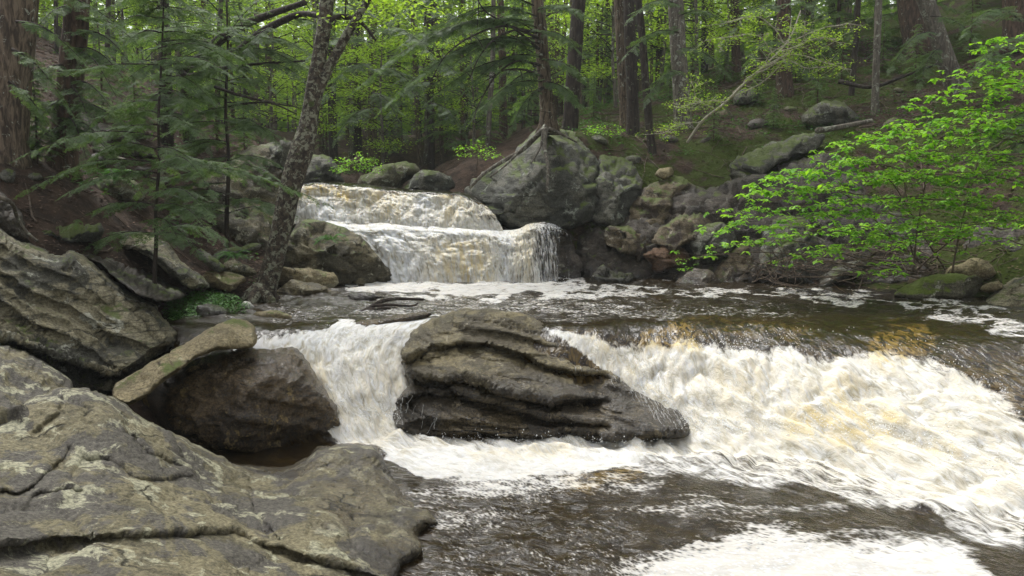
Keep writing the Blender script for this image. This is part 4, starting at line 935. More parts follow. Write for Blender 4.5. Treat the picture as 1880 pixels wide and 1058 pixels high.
def trunk_path(base, topdir, H, r, wob=0.02, n=26):
    u = np.linspace(0, 1, n); d = np.asarray(topdir, float); d = d/d[2]
    p = np.asarray(base)+u[:, None]*H*d
    w = np.stack([perlin(np.stack([u*3, 0*u+r.uniform(0, 99), 0*u+k], 1)) for k in range(2)], 1)*wob*H*ss(0, .25, u)[:, None]
    p[:, :2] += w
    return p
def on_ground(px, py, d):
    """a pixel's point at distance d, dropped or lifted onto the soil"""
    p = at(px, py, d); z = ground_z(p[None, :2])[0]
    return np.array([p[0], p[1], z-0.08])
def big_tree(label, px, py, d, pxt, w, mat, H=15, name='tree', cat='tree', group=None, crown=True, flare=0.7, seed=0, taper=0.55, onz=True):
    r = np.random.RandomState(seed+int(px))
    g = gd(px, py, 9) if onz else None
    if g is not None and abs(g-d) < 9: d = g
    b = on_ground(px, py, d) if onz else at(px, py, d)
    top = at(pxt, 0, d*1.0); dr = top-b
    if onz and py > 20:
        dr = at(pxt, 0, d)-at(px, py, d)
    dr[1] = r.uniform(-.03, .03)*dr[2]
    path = trunk_path(b, dr, H, r, 0.008)
    rad = w*d/F*0.5
    root = empty(name, tuple(b), label, cat, group)
    u = np.linspace(0, 1, len(path))
    path = np.concatenate([path[:1]-[[0, 0, .25]], np.array([path[0]+(path[1]-path[0])*k for k in np.linspace(0, 1, 7)[:-1]]), path[1:]])
    rr = np.interp(path[:, 2], [b[2], b[2]+H], [rad, rad*taper])
    mb = MB(); mb.tube(path, rr, 18, 0.10, int(px), True, flare)
    mb.build('trunk', mat, root, b)
    return root, b, path, rad
def high_crown(root, b, path, r, z0, n=26, R=2.2, mat=None, lo=True):
    """the boughs above the frame"""
    lv = Leaves(); wd = MB()
    H = path[-1, 2]
    for i in range(n):
        z = z0+(H-z0)*(i+r.rand())/n; c = np.array([np.interp(z, path[:, 2], path[:, k]) for k in range(3)])
        a = r.uniform(0, 2*math.pi); L = R*(1-0.7*(z-z0)/(H-z0+1e-3))*r.uniform(.7, 1.15)
        bough(lv, wd, c, c+np.array([math.cos(a)*L, math.sin(a)*L, -0.12*L]), r, 0.1, 0.03, 0.22, 0.9, 0.12, lo)
    lv.build('crown', mat or LF_HEM, root, b, wd)

T = {}
def bt(key, label, px, py, d, pxt, w, mat, **k):
    cr = k.pop('cz', None); R = k.pop('R', 2.2); n = k.pop('n', 20)
    T[key] = big_tree(label, px, py, d, pxt, w, mat, **k)
    if cr is not None and key in ('L2', 'R6', 'R5', 'R1', 'C6'): high_crown(T[key][0], T[key][1], T[key][2], np.random.RandomState(int(px)+5), cr, n, R)
# left bank
bt('L1', 'thick furrowed brown trunk at the left edge of the photo', 2, 275, 9.5, 32, 66, BK_RED, H=14, cz=9.0)
bt('L2', 'big dark hemlock trunk standing on the left hillside, second from the left edge', 112, 305, 13, 138, 44, BK_HEM, H=15, cz=9.5)
bt('L2b', 'brown trunk just behind the second big trunk on the left hillside', 128, 312, 14, 128, 26, BK_RED, H=14)
bt('L3', 'dark trunk with bare side limbs behind the young hemlock', 306, 262, 18, 306, 22, BK_DRK, H=15, cz=9)
# centre
bt('C1', 'pale brown hemlock trunk rooted on top of the big grey boulder', 1008, 228, 18.6, 984, 24, BK_RED, H=15, onz=False, flare=1.3, cz=9.5)
bt('C2', 'dark crooked trunk behind the boulder hemlock, forking near the top of the frame', 1046, 190, 22, 1056, 27, BK_DRK, H=16, cz=11)
bt('C3', 'tall red-brown trunk, left one of the tight clump of three above the falls', 1150, 238, 21, 1140, 22, BK_RED, H=16, cz=11)
bt('C4', 'dark middle trunk of the tight clump of three above the falls', 1163, 245, 21.6, 1158, 22, BK_DRK, H=16)
bt('C5', 'leaning dark trunk, right one of the tight clump of three above the falls', 1198, 280, 20, 1172, 15, BK_DRK, H=13)
bt('C6', 'straight grey-brown trunk standing alone right of the clump of three', 1256, 235, 21, 1241, 30, BK_GRY, H=16, cz=11)
bt('R1', 'dark trunk behind the white-twigged branch', 1440, 170, 24, 1440, 26, BK_HEM, H=16, cz=12)
bt('R2', 'thin blackish trunk on the right slope beside the spotted trunk', 1563, 175, 22, 1574, 10, BK_DRK, H=12)
bt('R3', 'slim pale spotted trunk on the right slope', 1606, 205, 20.5, 1616, 13, BK_GRY, H=13)
bt('R4', 'grey-brown trunk leaning left at the top of the right slope', 1760, 170, 22, 1700, 30, BK_GRY, H=14)
bt('R5', 'very thick dark trunk behind the left-leaning trunk', 1692, 95, 25, 1675, 46, BK_HEM, H=16, cz=13)
bt('R6', 'thick dark purple-brown trunk at the top right corner', 1872, 80, 23, 1868, 44, BK_HEM, H=15, cz=13)
bt('R7', 'upright trunk between the white-twigged branch and the lone grey-brown trunk', 1352, 130, 27, 1348, 16, BK_HEM, H=15)
# behind
bt('B1', 'pale brown trunk rising straight above the left half of the upper falls', 684, 300, 25, 684, 17, BK_RED, H=16, cz=13)
bt('B2', 'dark trunk behind the fork of the leaning birch', 655, 285, 28, 652, 18, BK_DRK, H=16, cz=13)
bt('B3', 'dark trunk close to the right side of the birch trunk', 612, 300, 26, 610, 16, BK_DRK, H=16, cz=13)
bt('B4', 'brown trunk in the mist above the middle of the upper falls', 790, 290, 27, 792, 15, BK_HEM, H=16, cz=12)
bt('B5', 'thin yellow-lit trunk in the woods left of the birch', 472, 240, 28, 472, 11, BK_RED, H=15, cz=12)
bt('B6', 'slender dark trunk between the young hemlock and the birch', 398, 235, 22, 405, 9, BK_DRK, H=13)
bt('B7', 'mid-sized trunk left of the boulder hemlock in the shady wood', 925, 245, 27, 918, 15, BK_HEM, H=16, cz=12)
bt('B8', 'grey trunk close to the left of the boulder hemlock, partly hidden by boughs', 895, 262, 25, 905, 10, BK_GRY, H=15)
bt('B9', 'thin straight stem between the big dark trunk and the dark limbed trunk at left', 196, 125, 24, 198, 9, BK_DRK, H=13)
bt('B10', 'very thin straight stem just left of the big dark hemlock trunk on the left hillside', 104, 100, 22, 102, 7, BK_DRK, H=12)

# ---- the leaning birch by the falls
def birch():
    b = at(478, 556, 12.7); b[2] = ground_z(b[None, :2])[0] if False else b[2]
    root = empty('birch', tuple(b), 'mottled lichen-covered tree leaning right beside the falls, forked near the top of the frame', 'tree')
    pp = [(474,585),(480,555),(490,520),(505,470),(521,400),(535,340),(553,285),(563,250),(570,210),(580,140),(592,70),(601,0),(612,-80),(620,-200),(628,-360)]
    ww = [52,46,44,42,43,45,49,45,38,33,31,29,27,23,16]
    path = curve([at(x, y, 12.7+0.05*i) for i, (x, y) in enumerate(pp)], 90)
    rad = np.interp(np.linspace(0, 1, 90), np.linspace(0, 1, len(ww)), ww)*12.9/F*0.42
    mb = MB(); mb.tube(path, rad, 20, 0.16, 5, True, 0.3)
    for dx, dy, L in [(-0.45, -0.25, .5), (0.4, -0.3, .45), (-0.1, -0.5, .5), (0.35, 0.3, .4)]:   # root toes
        mb.tube(curve([b+[0, 0, .25], b+[dx*.5, dy*.5, .08], b+[dx, dy, -.12]], 8), np.linspace(.14, .05, 8), 8, 0.1, 3)
    mb.build('trunk', BK_BIR, root, b)
    lb = MB()
    lb.tube(curve([at(x, y, 13.1+0.03*i) for i, (x, y) in enumerate([(563,238),(580,178),(602,128),(629,78),(658,28),(688,-20),(720,-110)])], 40), np.linspace(24, 9, 40)*13/F*.5, 12, 0.12, 8)
    lb.build('limb', BK_BIR, root, b)
    lb = MB(); lb.tube(curve([at(x, y, 13.2) for x, y in [(598,40),(630,30),(665,44),(690,75)]], 20), np.linspace(11, 4, 20)*13/F*.5, 8, 0.1, 9)
    lb.build('limb', BK_DRK, root, b)
    r = np.random.RandomState(3); lv = Leaves(); wd = MB()
    for k in range(75):
        x = r.uniform(600, 800); y = r.uniform(-160, 45)-0.0*x; c = at(x, y, r.uniform(12.6, 15))
        m = r.randint(14, 30); P = c+r.normal(0, 1, (m, 3))*[.26, .26, .07]
        lv.quads(leaf_quads(P, 0.085, r, 0.3), r.uniform(0.2, 1, m))
        if k % 4 == 0: wd.tube(curve([at(640, -60, 13.2), at(x-20, y-10, 13.5), c], 8), np.linspace(.02, .004, 8), 4)
    lv.build('crown', LF_SPR, root, b, wd)
birch()

# ---- the bent limbed tree left of the birch
def bent_tree():
    b = on_ground(345, 190, 19)
    root = empty('leaning_tree', tuple(b), 'dark mossy tree bent over to the right, its long limbs reaching the birch', 'tree')
    mb = MB()
    mb.tube(curve([b-[0, 0, .2]]+[at(x, y, d) for x, y, d in [(342,140,18.5),(372,105,17.5),(408,70,17),(450,45,16.5),(500,25,16),(560,5,15.5)]], 40), np.linspace(24, 9, 40)*17/F*.5, 12, 0.15, 1)
    mb.build('trunk', BK_DRK, root, b)
    for pts, w in [([(440,95,16),(480,60,15.6),(520,38,15),(555,26,14.6),(600,32,14.2),(640,34,14)], 17), ([(330,125,16),(400,126,15.5),(470,118,15),(560,112,14.6)], 9), ([(322,115,16),(345,140,16),(400,128,16)], 14), ([(395,160,15),(440,175,14.5),(500,190,14.2),(545,210,14)], 6), ([(420,195,15),(480,188,14.6),(540,196,14.2)], 5)]:
        m = MB(); m.tube(curve([at(*p) for p in pts], 24), np.linspace(w, w*.35, 24)*15/F*.5, 8, 0.15, w); m.build('limb', BK_DRK, root, b)
    r = np.random.RandomState(8); lv = Leaves(); wd = MB()
    for A, B in [((395,100,16),(330,60,15)),((450,60,15.6),(420,0,15)),((470,75,15.4),(560,95,14.4)),((500,50,15),(440,110,14)),((540,35,14.8),(620,75,14)),((430,125,15.2),(500,160,14)),((420,60,16),(520,-20,15)),((360,120,16),(420,165,15)),((300,90,16),(230,60,15)),((340,60,16),(270,10,15)),((480,118,15),(560,150,14.2)),((400,20,16),(330,-30,15))]:
        bough(lv, wd, at(*A), at(*B), r, 0.1, 0.015, 0.08, 0.36, 0.05)
    lv.build('crown', LF_HEM, root, b, wd)
bent_tree()

# ---- young hemlock in front of the left bank
def sapling_hemlock():
    b = at(284, 535, 11.0)
    root = empty('young_hemlock', tuple(b), 'young hemlock with a thin dark stem and layered feathery green boughs on the left bank', 'tree')
    mb = MB(); path = curve([b-[0, 0, .15]]+[at(x, y, 11) for x, y in [(284,500),(287,440),(286,380),(292,300),(291,220),(296,120),(300,20),(302,-80)]], 50)
    mb.tube(path, np.linspace(8.5, 2, 50)*11/F*.5, 10, 0.08, 2); mb.build('trunk', BK_DRK, root, b)
    r = np.random.RandomState(21); lv = Leaves(); wd = MB()
    fans = []
    for y0 in np.linspace(-60, 435, 27):
        for s in (-1, 1):
            for q in range(1):
                L = (60+150*ss(-100, 260, y0)*(1-0.45*ss(330, 440, y0)))*r.choice([.5, .8, 1.0, 1.3])*r.uniform(.85, 1.15)
                if r.rand() < .30: continue
                if s < 0: L *= 0.85
                fans.append((y0+r.uniform(-8, 8), s, L))
    for y0, s, L in fans:
        c = np.array([np.interp(-y0, -np.linspace(500, -80, 9), np.interp(np.linspace(0, 1, 9), np.linspace(0, 1, 50), path[:, k])[::1]) for k in range(3)])
        c = at(290, y0, 11.0)
        az = r.uniform(-0.75, 0.95)*1.0; m = L*11/F
        e = c+np.array([s*math.cos(az)*m, -math.sin(az)*m, -0.16*m-r.uniform(0, .12)])
        bough(lv, wd, c, e, r, r.uniform(.04, .2), 0.012, 0.08, 0.34, 0.06)
    lv.build('crown', LF_HEM, root, b, wd)
sapling_hemlock()

def second_hemlock():
    b = at(418, 470, 15.0); root = empty('young_hemlock', tuple(b), 'slender hemlock with drooping boughs between the other young hemlock and the leaning birch', 'tree')
    mb = MB(); mb.tube(curve([b-[0, 0, .4]]+[at(x, y, 15) for x, y in [(416,400),(420,300),(414,200),(418,100),(416,0)]], 40), np.linspace(9, 3, 40)*15/F*.5, 9, .08, 4); mb.build('trunk', BK_DRK, root, b)
    r = np.random.RandomState(44); lv = Leaves(); wd = MB()
    for y0 in np.linspace(60, 400, 22):
        for s in (-1, 1):
            if r.rand() < .25: continue
            c = at(417, y0+r.uniform(-9, 9), 15.0); L = r.uniform(70, 165)*15/F; az = r.uniform(-.4, 1.1)
            bough(lv, wd, c, c+np.array([s*math.cos(az)*L, -math.sin(az)*L, -r.uniform(.05, .35)*L]), r, r.uniform(.05, .2), .013, .09, .42, .06)
    lv.build('crown', LF_HEM, root, b, wd)
second_hemlock()
# ---- boughs of the boulder hemlock hanging over the falls
def add_boughs(key, specs, seed, dens=0.11, L0=0.55, mat=None, name='crown', rad=0.02):
    root, b = T[key][0], T[key][1]; r = np.random.RandomState(seed); lv = Leaves(); wd = MB()
    for A, B in specs: bough(lv, wd, at(*A), at(*B), r, 0.14, rad, dens, L0, 0.08)
    lv.build(name, mat or LF_HEM, root, b, wd)
add_boughs('C1', [((985,60,18.3),(880,50,17)),((988,90,18.3),(830,120,16.5)),((992,105,18.4),(860,160,16.8)),((990,120,18.4),(800,175,16.6)),((985,30,18.3),(790,60,16.6)),((995,150,18.4),(870,215,17)),((985,50,18.4),(720,110,16.5)),((990,80,18.4),(760,150,16.2)),
      ((980,10,18.4),(740,20,16.5)),((980,-20,18.4),(690,60,16.4)),((990,130,18.4),(905,190,17.6)),((995,160,18.4),(940,230,17.8)),((985,60,18.5),(1060,90,17.5)),((990,110,18.5),(1080,150,18)),((985,20,18.5),(1075,30,17.5)),((1000,150,18.5),(1070,195,18)),((985,-30,18.4),(880,0,17)),((980,40,18.4),(655,160,16.4)),((985,70,18.4),(700,200,16.6))], 5, 0.075, 0.46)
def bare_limbs():
    root, b = T['C1'][0], T['C1'][1]; r = np.random.RandomState(2)
    for pts in [[(985,60,18.3),(950,55,17.8),(910,70,17.2),(880,105,16.8),(860,150,16.6)],[(990,90,18.3),(940,50,17.6),(890,20,17),(870,-20,16.8)],[(992,120,18.4),(950,112,17.8),(910,140,17.4),(880,190,17),(868,225,16.9)],[(995,140,18.4),(960,128,18),(925,130,17.6),(890,150,17.2)],[(988,70,18.3),(930,48,17.5),(870,65,17),(820,100,16.6),(790,150,16.4)],[(1000,160,18.5),(975,178,18.2),(968,205,18.1)]]:
        m = MB(); c = curve([at(*p) for p in pts], 22); m.tube(c, np.linspace(.035, .008, 22), 6)
        for i in range(5, 22, 3):
            e = c[i]+r.normal(0, 1, 3)*[.28, .2, .25]-[0, 0, .2]; m.tube(curve([c[i], (c[i]+e)/2+[0, 0, .05], e], 6), np.linspace(.012, .003, 6), 4)
        m.build('limb', BK_DRK, root, b)
bare_limbs()
add_boughs('B1', [((684,80,24.6),(560,110,22)),((684,120,24.6),(600,170,22.5)),((684,60,24.6),(800,110,22)),((684,130,24.6),(780,190,22)),((684,30,24.6),(600,30,22)),((684,170,24.6),(740,240,23)),((684,200,24.6),(620,250,23))], 9, 0.11, 0.62)
add_boughs('L1', [((30,40,9.6),(150,110,9.4)),((22,90,9.6),(120,190,9.6)),((30,-10,9.6),(210,40,9.6)),((15,150,9.6),(90,230,9.8))], 12, 0.06, 0.28)
add_boughs('L2', [((135,90,12.8),(230,150,12)),((130,150,12.8),(215,215,12)),((125,180,12.8),(60,240,12)),((138,40,12.8),(260,90,12)),((120,220,12.8),(200,275,12.2)),((130,120,12.8),(40,160,12)),((138,10,12.8),(60,60,12)),((128,160,12.8),(170,250,11.8)),((125,200,12.8),(235,245,11.8)),((130,60,12.8),(250,130,11.8)),((122,240,12.8),(215,300,12)),((120,230,12.8),(50,290,12)),((126,190,12.8),(30,215,12)),((132,100,12.8),(215,180,11.6)),((124,215,12.8),(160,300,11.8))], 13, 0.075, 0.34)
add_boughs('L3', [((306,60,17.8),(200,90,16.5)),((306,90,17.8),(400,120,16.5)),((306,120,17.8),(215,165,16.5)),((306,30,17.8),(420,50,16.5)),((306,150,17.8),(400,195,16.6)),((306,0,17.8),(190,20,16.5)),((306,170,17.8),(250,225,16.5)),((306,130,17.8),(215,120,16.4)),((306,180,17.8),(370,235,16.6)),((306,200,17.8),(215,260,16.4)),((306,210,17.8),(380,270,16.4))], 14, 0.085, 0.44)
add_boughs('C6', [((1246,60,20.8),(1150,100,19.5)),((1246,90,20.8),(1330,130,19.5)),((1246,30,20.8),(1330,40,19.5)),((1250,130,20.8),(1190,180,19.6)),((1246,10,20.8),(1160,30,19.6))], 15, 0.11, 0.5)
add_boughs('R1', [((1440,80,23.8),(1370,120,22)),((1440,50,23.8),(1530,100,22)),((1440,110,23.8),(1500,150,22.4)),((1440,20,23.8),(1350,50,22)),((1440,10,23.8),(1520,30,22))], 16, 0.12, 0.55)
add_boughs('R6', [((1868,120,18),(1780,150,16)),((1875,40,20),(1770,60,18)),((1900,90,18),(1800,110,16.5)),((1900,230,14),(1790,285,13)),((1920,260,13.5),(1810,320,12.8)),((1930,210,13.5),(1820,250,12.8))], 17, 0.09, 0.42)
add_boughs('R4', [((1715,60,21.8),(1640,120,20.5)),((1708,30,21.8),(1800,80,20.5)),((1725,90,21.8),(1690,150,20.6))], 18, 0.11, 0.5)
add_boughs('B7', [((920,90,26.6),(850,140,25)),((920,130,26.6),(990,170,25)),((920,50,26.6),(830,70,25)),((922,180,26.6),(860,220,25)),((918,30,26.6),(1000,60,25)),((924,200,26.6),(980,240,25.4))], 19, 0.13, 0.62)
add_boughs('B4', [((792,60,26.6),(720,110,25)),((792,110,26.6),(860,170,25)),((792,150,26.6),(720,200,25)),((792,30,26.6),(870,60,25)),((792,190,26.6),(850,240,25.4))], 20, 0.13, 0.62)

# ---- copies of a few tree kinds through the wood
def proto_hemlock(H, R, seed, n=52):
    r = np.random.RandomState(seed); root = empty('hemlock', (0, 0, 0), 'x', 'tree')
    path = trunk_path((0, 0, -.3), (0, 0, 1), H, r, 0.006); m = MB(); m.tube(path, np.linspace(.012, .003, len(path))*H, 10, .08, seed, True, .5); m.build('trunk', BK_HEM, root)
    lv = Leaves(); wd = MB()
    for i in range(n):
        u = (i+r.rand())/n; z = H*(0.10+0.88*u); a = i*2.4+r.uniform(-.4, .4); L = R*(1.05-u)**0.75*r.uniform(.6, 1.2)
        c = np.array([0, 0, z]); bough(lv, wd, c, c+np.array([math.cos(a)*L, math.sin(a)*L, -r.uniform(.1, .35)*L]), r, .12, .02, .13, .58, .10, True)
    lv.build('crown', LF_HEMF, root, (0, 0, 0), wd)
    return root
def proto_spring(H, R, seed, n=64, size=.12, z0=.12, bark=None):
    r = np.random.RandomState(seed); root = empty('leafy_tree', (0, 0, 0), 'x', 'tree')
    path = trunk_path((0, 0, -.3), (r.uniform(-.06, .06), 0, 1), H, r, .02); m = MB(); m.tube(path, np.linspace(.010, .002, len(path))*H, 9, .08, seed, True, .3); m.build('trunk', bark or BK_GRY, root)
    lv = Leaves(); wd = MB()
    for i in range(n):
        u = z0+(1-z0)*(i+r.rand())/n; z = H*u; a = r.uniform(0, 6.28); L = R*math.sin(math.pi*min(.98, .25+.7*u))*r.uniform(.5, 1.2)
        c = np.array([np.interp(z, path[:, 2], path[:, k]) for k in range(3)]); e = c+np.array([math.cos(a)*L, math.sin(a)*L, r.uniform(-.05, .35)*L])
        wd.tube(curve([c, (c+e)/2+[0, 0, .08*L], e], 7), np.linspace(.018, .004, 7)*max(1, H/8), 4)
        for q in range(5):
            t = r.uniform(.35, 1.05); cc = c+(e-c)*t; k = r.randint(14, 30)
            P = cc+r.normal(0, 1, (k, 3))*np.array([.34, .34, .07])*R/2.2
            lv.quads(leaf_quads(P, size, r, .25), r.uniform(0, 1, k))
    lv.build('crown', LF_SPR, root, (0, 0, 0), wd)
    return root
def place(proto, used, px, py, d, H, sc, rz, label, group, lean=0):
    o = proto if proto not in used else copy_tree(proto)
    used.add(proto); p = on_ground(px, py, d)
    o.location = tuple(p); o.rotation_euler = (0, lean, rz); o.scale = (sc, sc, sc)
    o['label'] = label
    if group: o['group'] = group
    return o
used = set(); r_ = np.random.RandomState(77)
PH = [proto_hemlock(11, 2.6, 1), proto_hemlock(14, 3.0, 2), proto_hemlock(8, 2.2, 3)]
GH = 'hemlocks filling the shady wood'
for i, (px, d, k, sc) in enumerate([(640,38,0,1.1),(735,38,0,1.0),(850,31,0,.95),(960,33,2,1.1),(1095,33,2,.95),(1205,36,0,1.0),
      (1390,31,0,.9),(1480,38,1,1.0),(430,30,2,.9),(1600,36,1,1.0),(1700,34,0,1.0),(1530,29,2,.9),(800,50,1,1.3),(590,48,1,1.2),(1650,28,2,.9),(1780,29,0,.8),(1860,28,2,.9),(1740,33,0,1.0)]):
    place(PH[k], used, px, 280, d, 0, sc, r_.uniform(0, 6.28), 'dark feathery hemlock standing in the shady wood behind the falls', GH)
for i, (px, py, sc, k) in enumerate([(1330,150,.22,2),(1500,200,.2,0),(1620,130,.25,2),(1420,235,.16,2),(1310,255,.15,0),(1680,150,.25,2),(1780,110,.28,0),(1230,180,.25,2),(1545,150,.2,0),(1090,215,.2,2),(1820,190,.2,2),(1270,190,.22,0),(70,300,.2,2),(190,230,.26,0),(250,240,.24,2),(30,240,.2,0),(225,290,.16,2),(400,280,.3,0),(450,310,.25,2),(1460,150,.22,2),(1390,190,.16,2),(1140,180,.3,0),(820,280,.3,2),(900,270,.25,0),(720,285,.3,2),(600,280,.3,0)]):
    d = gd(px, py, 10)
    if d: place(PH[k], used, px, py, d, 0, sc, r_.uniform(0, 6.28), 'small hemlock seedling on the forest floor', 'hemlock seedlings on the slopes')
PS = [proto_spring(10, 2.6, 4), proto_spring(13, 3.2, 5, 70), proto_spring(6.5, 1.8, 6, 44, .09, .12)]
GS = 'bright green broadleaf trees glowing at the back of the wood'
for i, (px, d, k, sc) in enumerate([(90,29,0,1.0),(150,33,1,1),(215,30,0,1.1),(260,36,1,1.1),(180,26,2,1.1),(330,40,1,1.2),(400,44,1,1.2),(470,40,0,1.3),(540,42,1,1.2),(610,56,1,1.5),(680,40,0,1.3),(850,44,1,1.3),(985,44,0,1.4),(1070,40,1,1.2),(1100,33,2,1.2),(1180,46,1,1.4),(1215,36,0,1.1),(1290,44,1,1.3),(1330,30,2,1.1),(1420,42,0,1.2),(30,32,1,1),(760,58,1,1.6),(900,60,1,1.6),(1060,58,1,1.6),(450,56,1,1.5),(300,54,1,1.4),(1250,58,1,1.5),(820,40,2,1.4),(940,38,2,1.4),(570,28,0,1.0),(500,30,2,1.3),(700,30,2,1.2),(1010,30,0,1.0),(1130,27,2,1.2),(870,28,2,1.1),(330,27,2,1.2),(240,25,2,1.0),(60,25,2,1.0),(120,27,0,.9),(1280,29,0,.9),(1210,33,2,1.5),(640,33,0,1.2),(780,34,0,1.2),(1360,36,0,1.2),(1480,33,2,1.3),(1560,38,1,1.0)]):
    place(PS[k], used, px, 260, d, 0, sc, r_.uniform(0, 6.28), 'sunlit yellow-green broadleaf tree at the back of the wood', GS)
# slim bare trunks crowding the far wood
def proto_pole(H, seed, mat):
    r = np.random.RandomState(seed); path = trunk_path((0, 0, -.3), (r.uniform(-.03, .03), 0, 1), H, r, .008)
    m = MB(); m.tube(path, np.linspace(.2, .09, len(path)), 9, .08, seed, True, .4)
    for k in range(9):
        z = r.uniform(.25, .9)*H; a = r.uniform(0, 6.28); c = np.array([np.interp(z, path[:, 2], path[:, q]) for q in range(3)]); L = r.uniform(.5, 1.6)
        m.tube(curve([c, c+[math.cos(a)*L*.5, math.sin(a)*L*.5, .1], c+[math.cos(a)*L, math.sin(a)*L, -.1*L]], 6), np.linspace(.03, .006, 6), 4)
    return m.build('far_trunk', mat)
PP = [proto_pole(20, 1, BK_DRK), proto_pole(20, 2, BK_HEM), proto_pole(20, 3, BK_GRY), proto_pole(20, 4, BK_RED)]
first = set()
for i in range(95):
    px = r_.uniform(380, 1560) if i < 80 else r_.uniform(30, 380); d = r_.uniform(27, 62); k = r_.randint(4)
    p = on_ground(px, 270, d); o = PP[k] if k not in first else PP[k].copy()
    if k in first: COL.objects.link(o)
    first.add(k); o.location = tuple(p); sc = r_.uniform(.35, 1.0); o.scale = (sc, sc, 1); o.rotation_euler = (r_.uniform(-.04, .04), r_.uniform(-.04, .04), r_.uniform(0, 6.28))
    tag(o, 'slim bare trunk among many in the far wood', 'tree', 'slim trunks crowding the far wood')

# ---- the far wood that closes the view
def far_wood():
    r = np.random.RandomState(5); lv = Leaves(); n = 150000
    a = r.uniform(-0.95, 0.95, n); y = r.uniform(60, 100, n); x = a*y
    g = ground_z(np.stack([x, y], 1), False)
    z = g+r.uniform(0, 1, n)**1.5*34
    q = np.stack([x*.16, y*.16, z*.16], 1); keep = fbm(q, 3, 4) > -0.30
    P = np.stack([x, y, z], 1)[keep]
    lv.quads(leaf_quads(P, 0.95, r, .3), np.clip(0.45+0.5*fbm(P*.12, 3, 9)+r.uniform(-.2, .2, len(P)), 0, 1))
    o = lv.build('distant_woods', LF_SPR); tag(o, 'pale green mass of the wood far behind the falls', None, None, 'stuff')
far_wood()
# ================================================================ shrubs, ferns, wood
def tuft(lv, c, r, n=7, size=.10, droop=.42, spread=.022):
    size = size*r.uniform(.65, 1.3)
    P = c+r.normal(0, 1, (n, 3))*spread*np.array([1, 1, .5]); az = np.arange(n)*2.4+r.uniform(0, 6)
    lv.quads(leaf_quads(P, size, r, droop, az), np.clip(r.uniform(.0, .7)+r.uniform(-.15, .3, n), 0, 1))
def shrub():
    b = at(1700, 520, 13.6)
    root = empty('shrub', tuple(b), 'wide bright green spring shrub leaning out over the river on the right bank', 'shrub')
    r = np.random.RandomState(31); lv = Leaves(); wd = MB()
    base = at(1700, 500, 13.8)
    # layered sprays: start, end in the photo and distance
    lines = [((1880,300,13),(1365,345,12.2)),((1860,330,13),(1330,400,12.3)),((1800,370,13),(1290,430,12.5)),((1750,420,13.2),(1258,478,13)),((1780,350,13),(1410,330,12.4)),
             ((1880,250,13),(1500,285,12.4)),((1890,200,13),(1560,262,12.6)),((1890,150,13.2),(1680,205,12.8)),((1890,110,13.2),(1745,150,12.8)),((1890,80,13.4),(1780,95,13)),
             ((1880,370,13),(1480,400,12.2)),((1850,420,13),(1560,440,12.3)),((1800,440,13.2),(1480,470,12.6)),((1740,450,13.3),(1440,482,13)),((1890,340,13),(1600,330,12.3)),((1880,400,13),(1640,380,12.4)),
             ((1700,470,13.3),(1575,505,12.8)),((1880,450,13),(1700,430,12.6)),((1890,290,12.8),(1690,300,12.2)),((1880,230,12.8),(1640,250,12.2)),((1700,400,12.8),(1380,425,12.3)),((1600,360,12.6),(1360,362,12.1)),((1890,170,13),(1790,190,12.6)),((1760,290,12.6),(1520,310,12.1)),((1890,320,12.6),(1750,350,12.2)),((1880,200,13.4),(1740,230,13)),((1890,260,13.4),(1600,290,13)),((1870,410,13.4),(1660,450,13)),((1600,430,12.8),(1400,450,12.6)),((1900,130,13),(1800,165,12.6)),((1900,220,12.8),(1720,275,12.4)),((1900,300,12.6),(1780,330,12.2)),((1900,360,12.6),(1740,395,12.2)),((1900,420,12.8),(1780,400,12.4)),((1900,280,12.4),(1660,340,12)),((1860,390,12.4),(1560,405,12)),((1820,330,12.4),(1480,350,12))]
    for A, B in lines:
        a, e = at(*A), at(*B); ln = np.linalg.norm(e-a)
        pts = curve([a, a+(e-a)*.35+[0, 0, .05*ln], a+(e-a)*.7+[0, 0, .05*ln], e], 24)+r.normal(0, .012, (24, 3))
        wd.tube(pts, np.linspace(.011, .0035, 24), 5)
        n = int(ln/.060)
        for i in range(n):
            t = r.uniform(.0, 1.0)**.85; p = pts[int(t*23)]; q = p+r.normal(0, 1, 3)*np.array([.20, .24, .035])
            tuft(lv, q, r, r.randint(5, 9))
            if r.rand() < .5: wd.tube(np.array([p, (p+q)/2+[0, 0, -.02], q]), [.004, .003, .002], 4)
    # stems rising from the bank
    for A in [(1290,470),(1400,440),(1500,330),(1600,300),(1700,280),(1800,250),(1560,480),(1650,430),(1480,460),(1780,420)]:
        e = at(A[0], A[1], 12.7); s = base+r.normal(0, .25, 3)*[1.6, 1, .3]
        wd.tube(curve([s, s+(e-s)*.35+[0, 0, -.1+.25*r.rand()], s+(e-s)*.75+[0, -.1, .1], e], 18), np.linspace(.02, .006, 18), 6)
    wd.tube(curve([at(x, y, 12.5) for x, y in [(1570,300),(1630,304),(1655,320),(1662,355),(1640,380)]], 20), np.linspace(.012, .02, 20), 6)
    lv.build('foliage', LF_SHR, root, b); wd.build('stems', BK_TWG, root, b)
shrub()
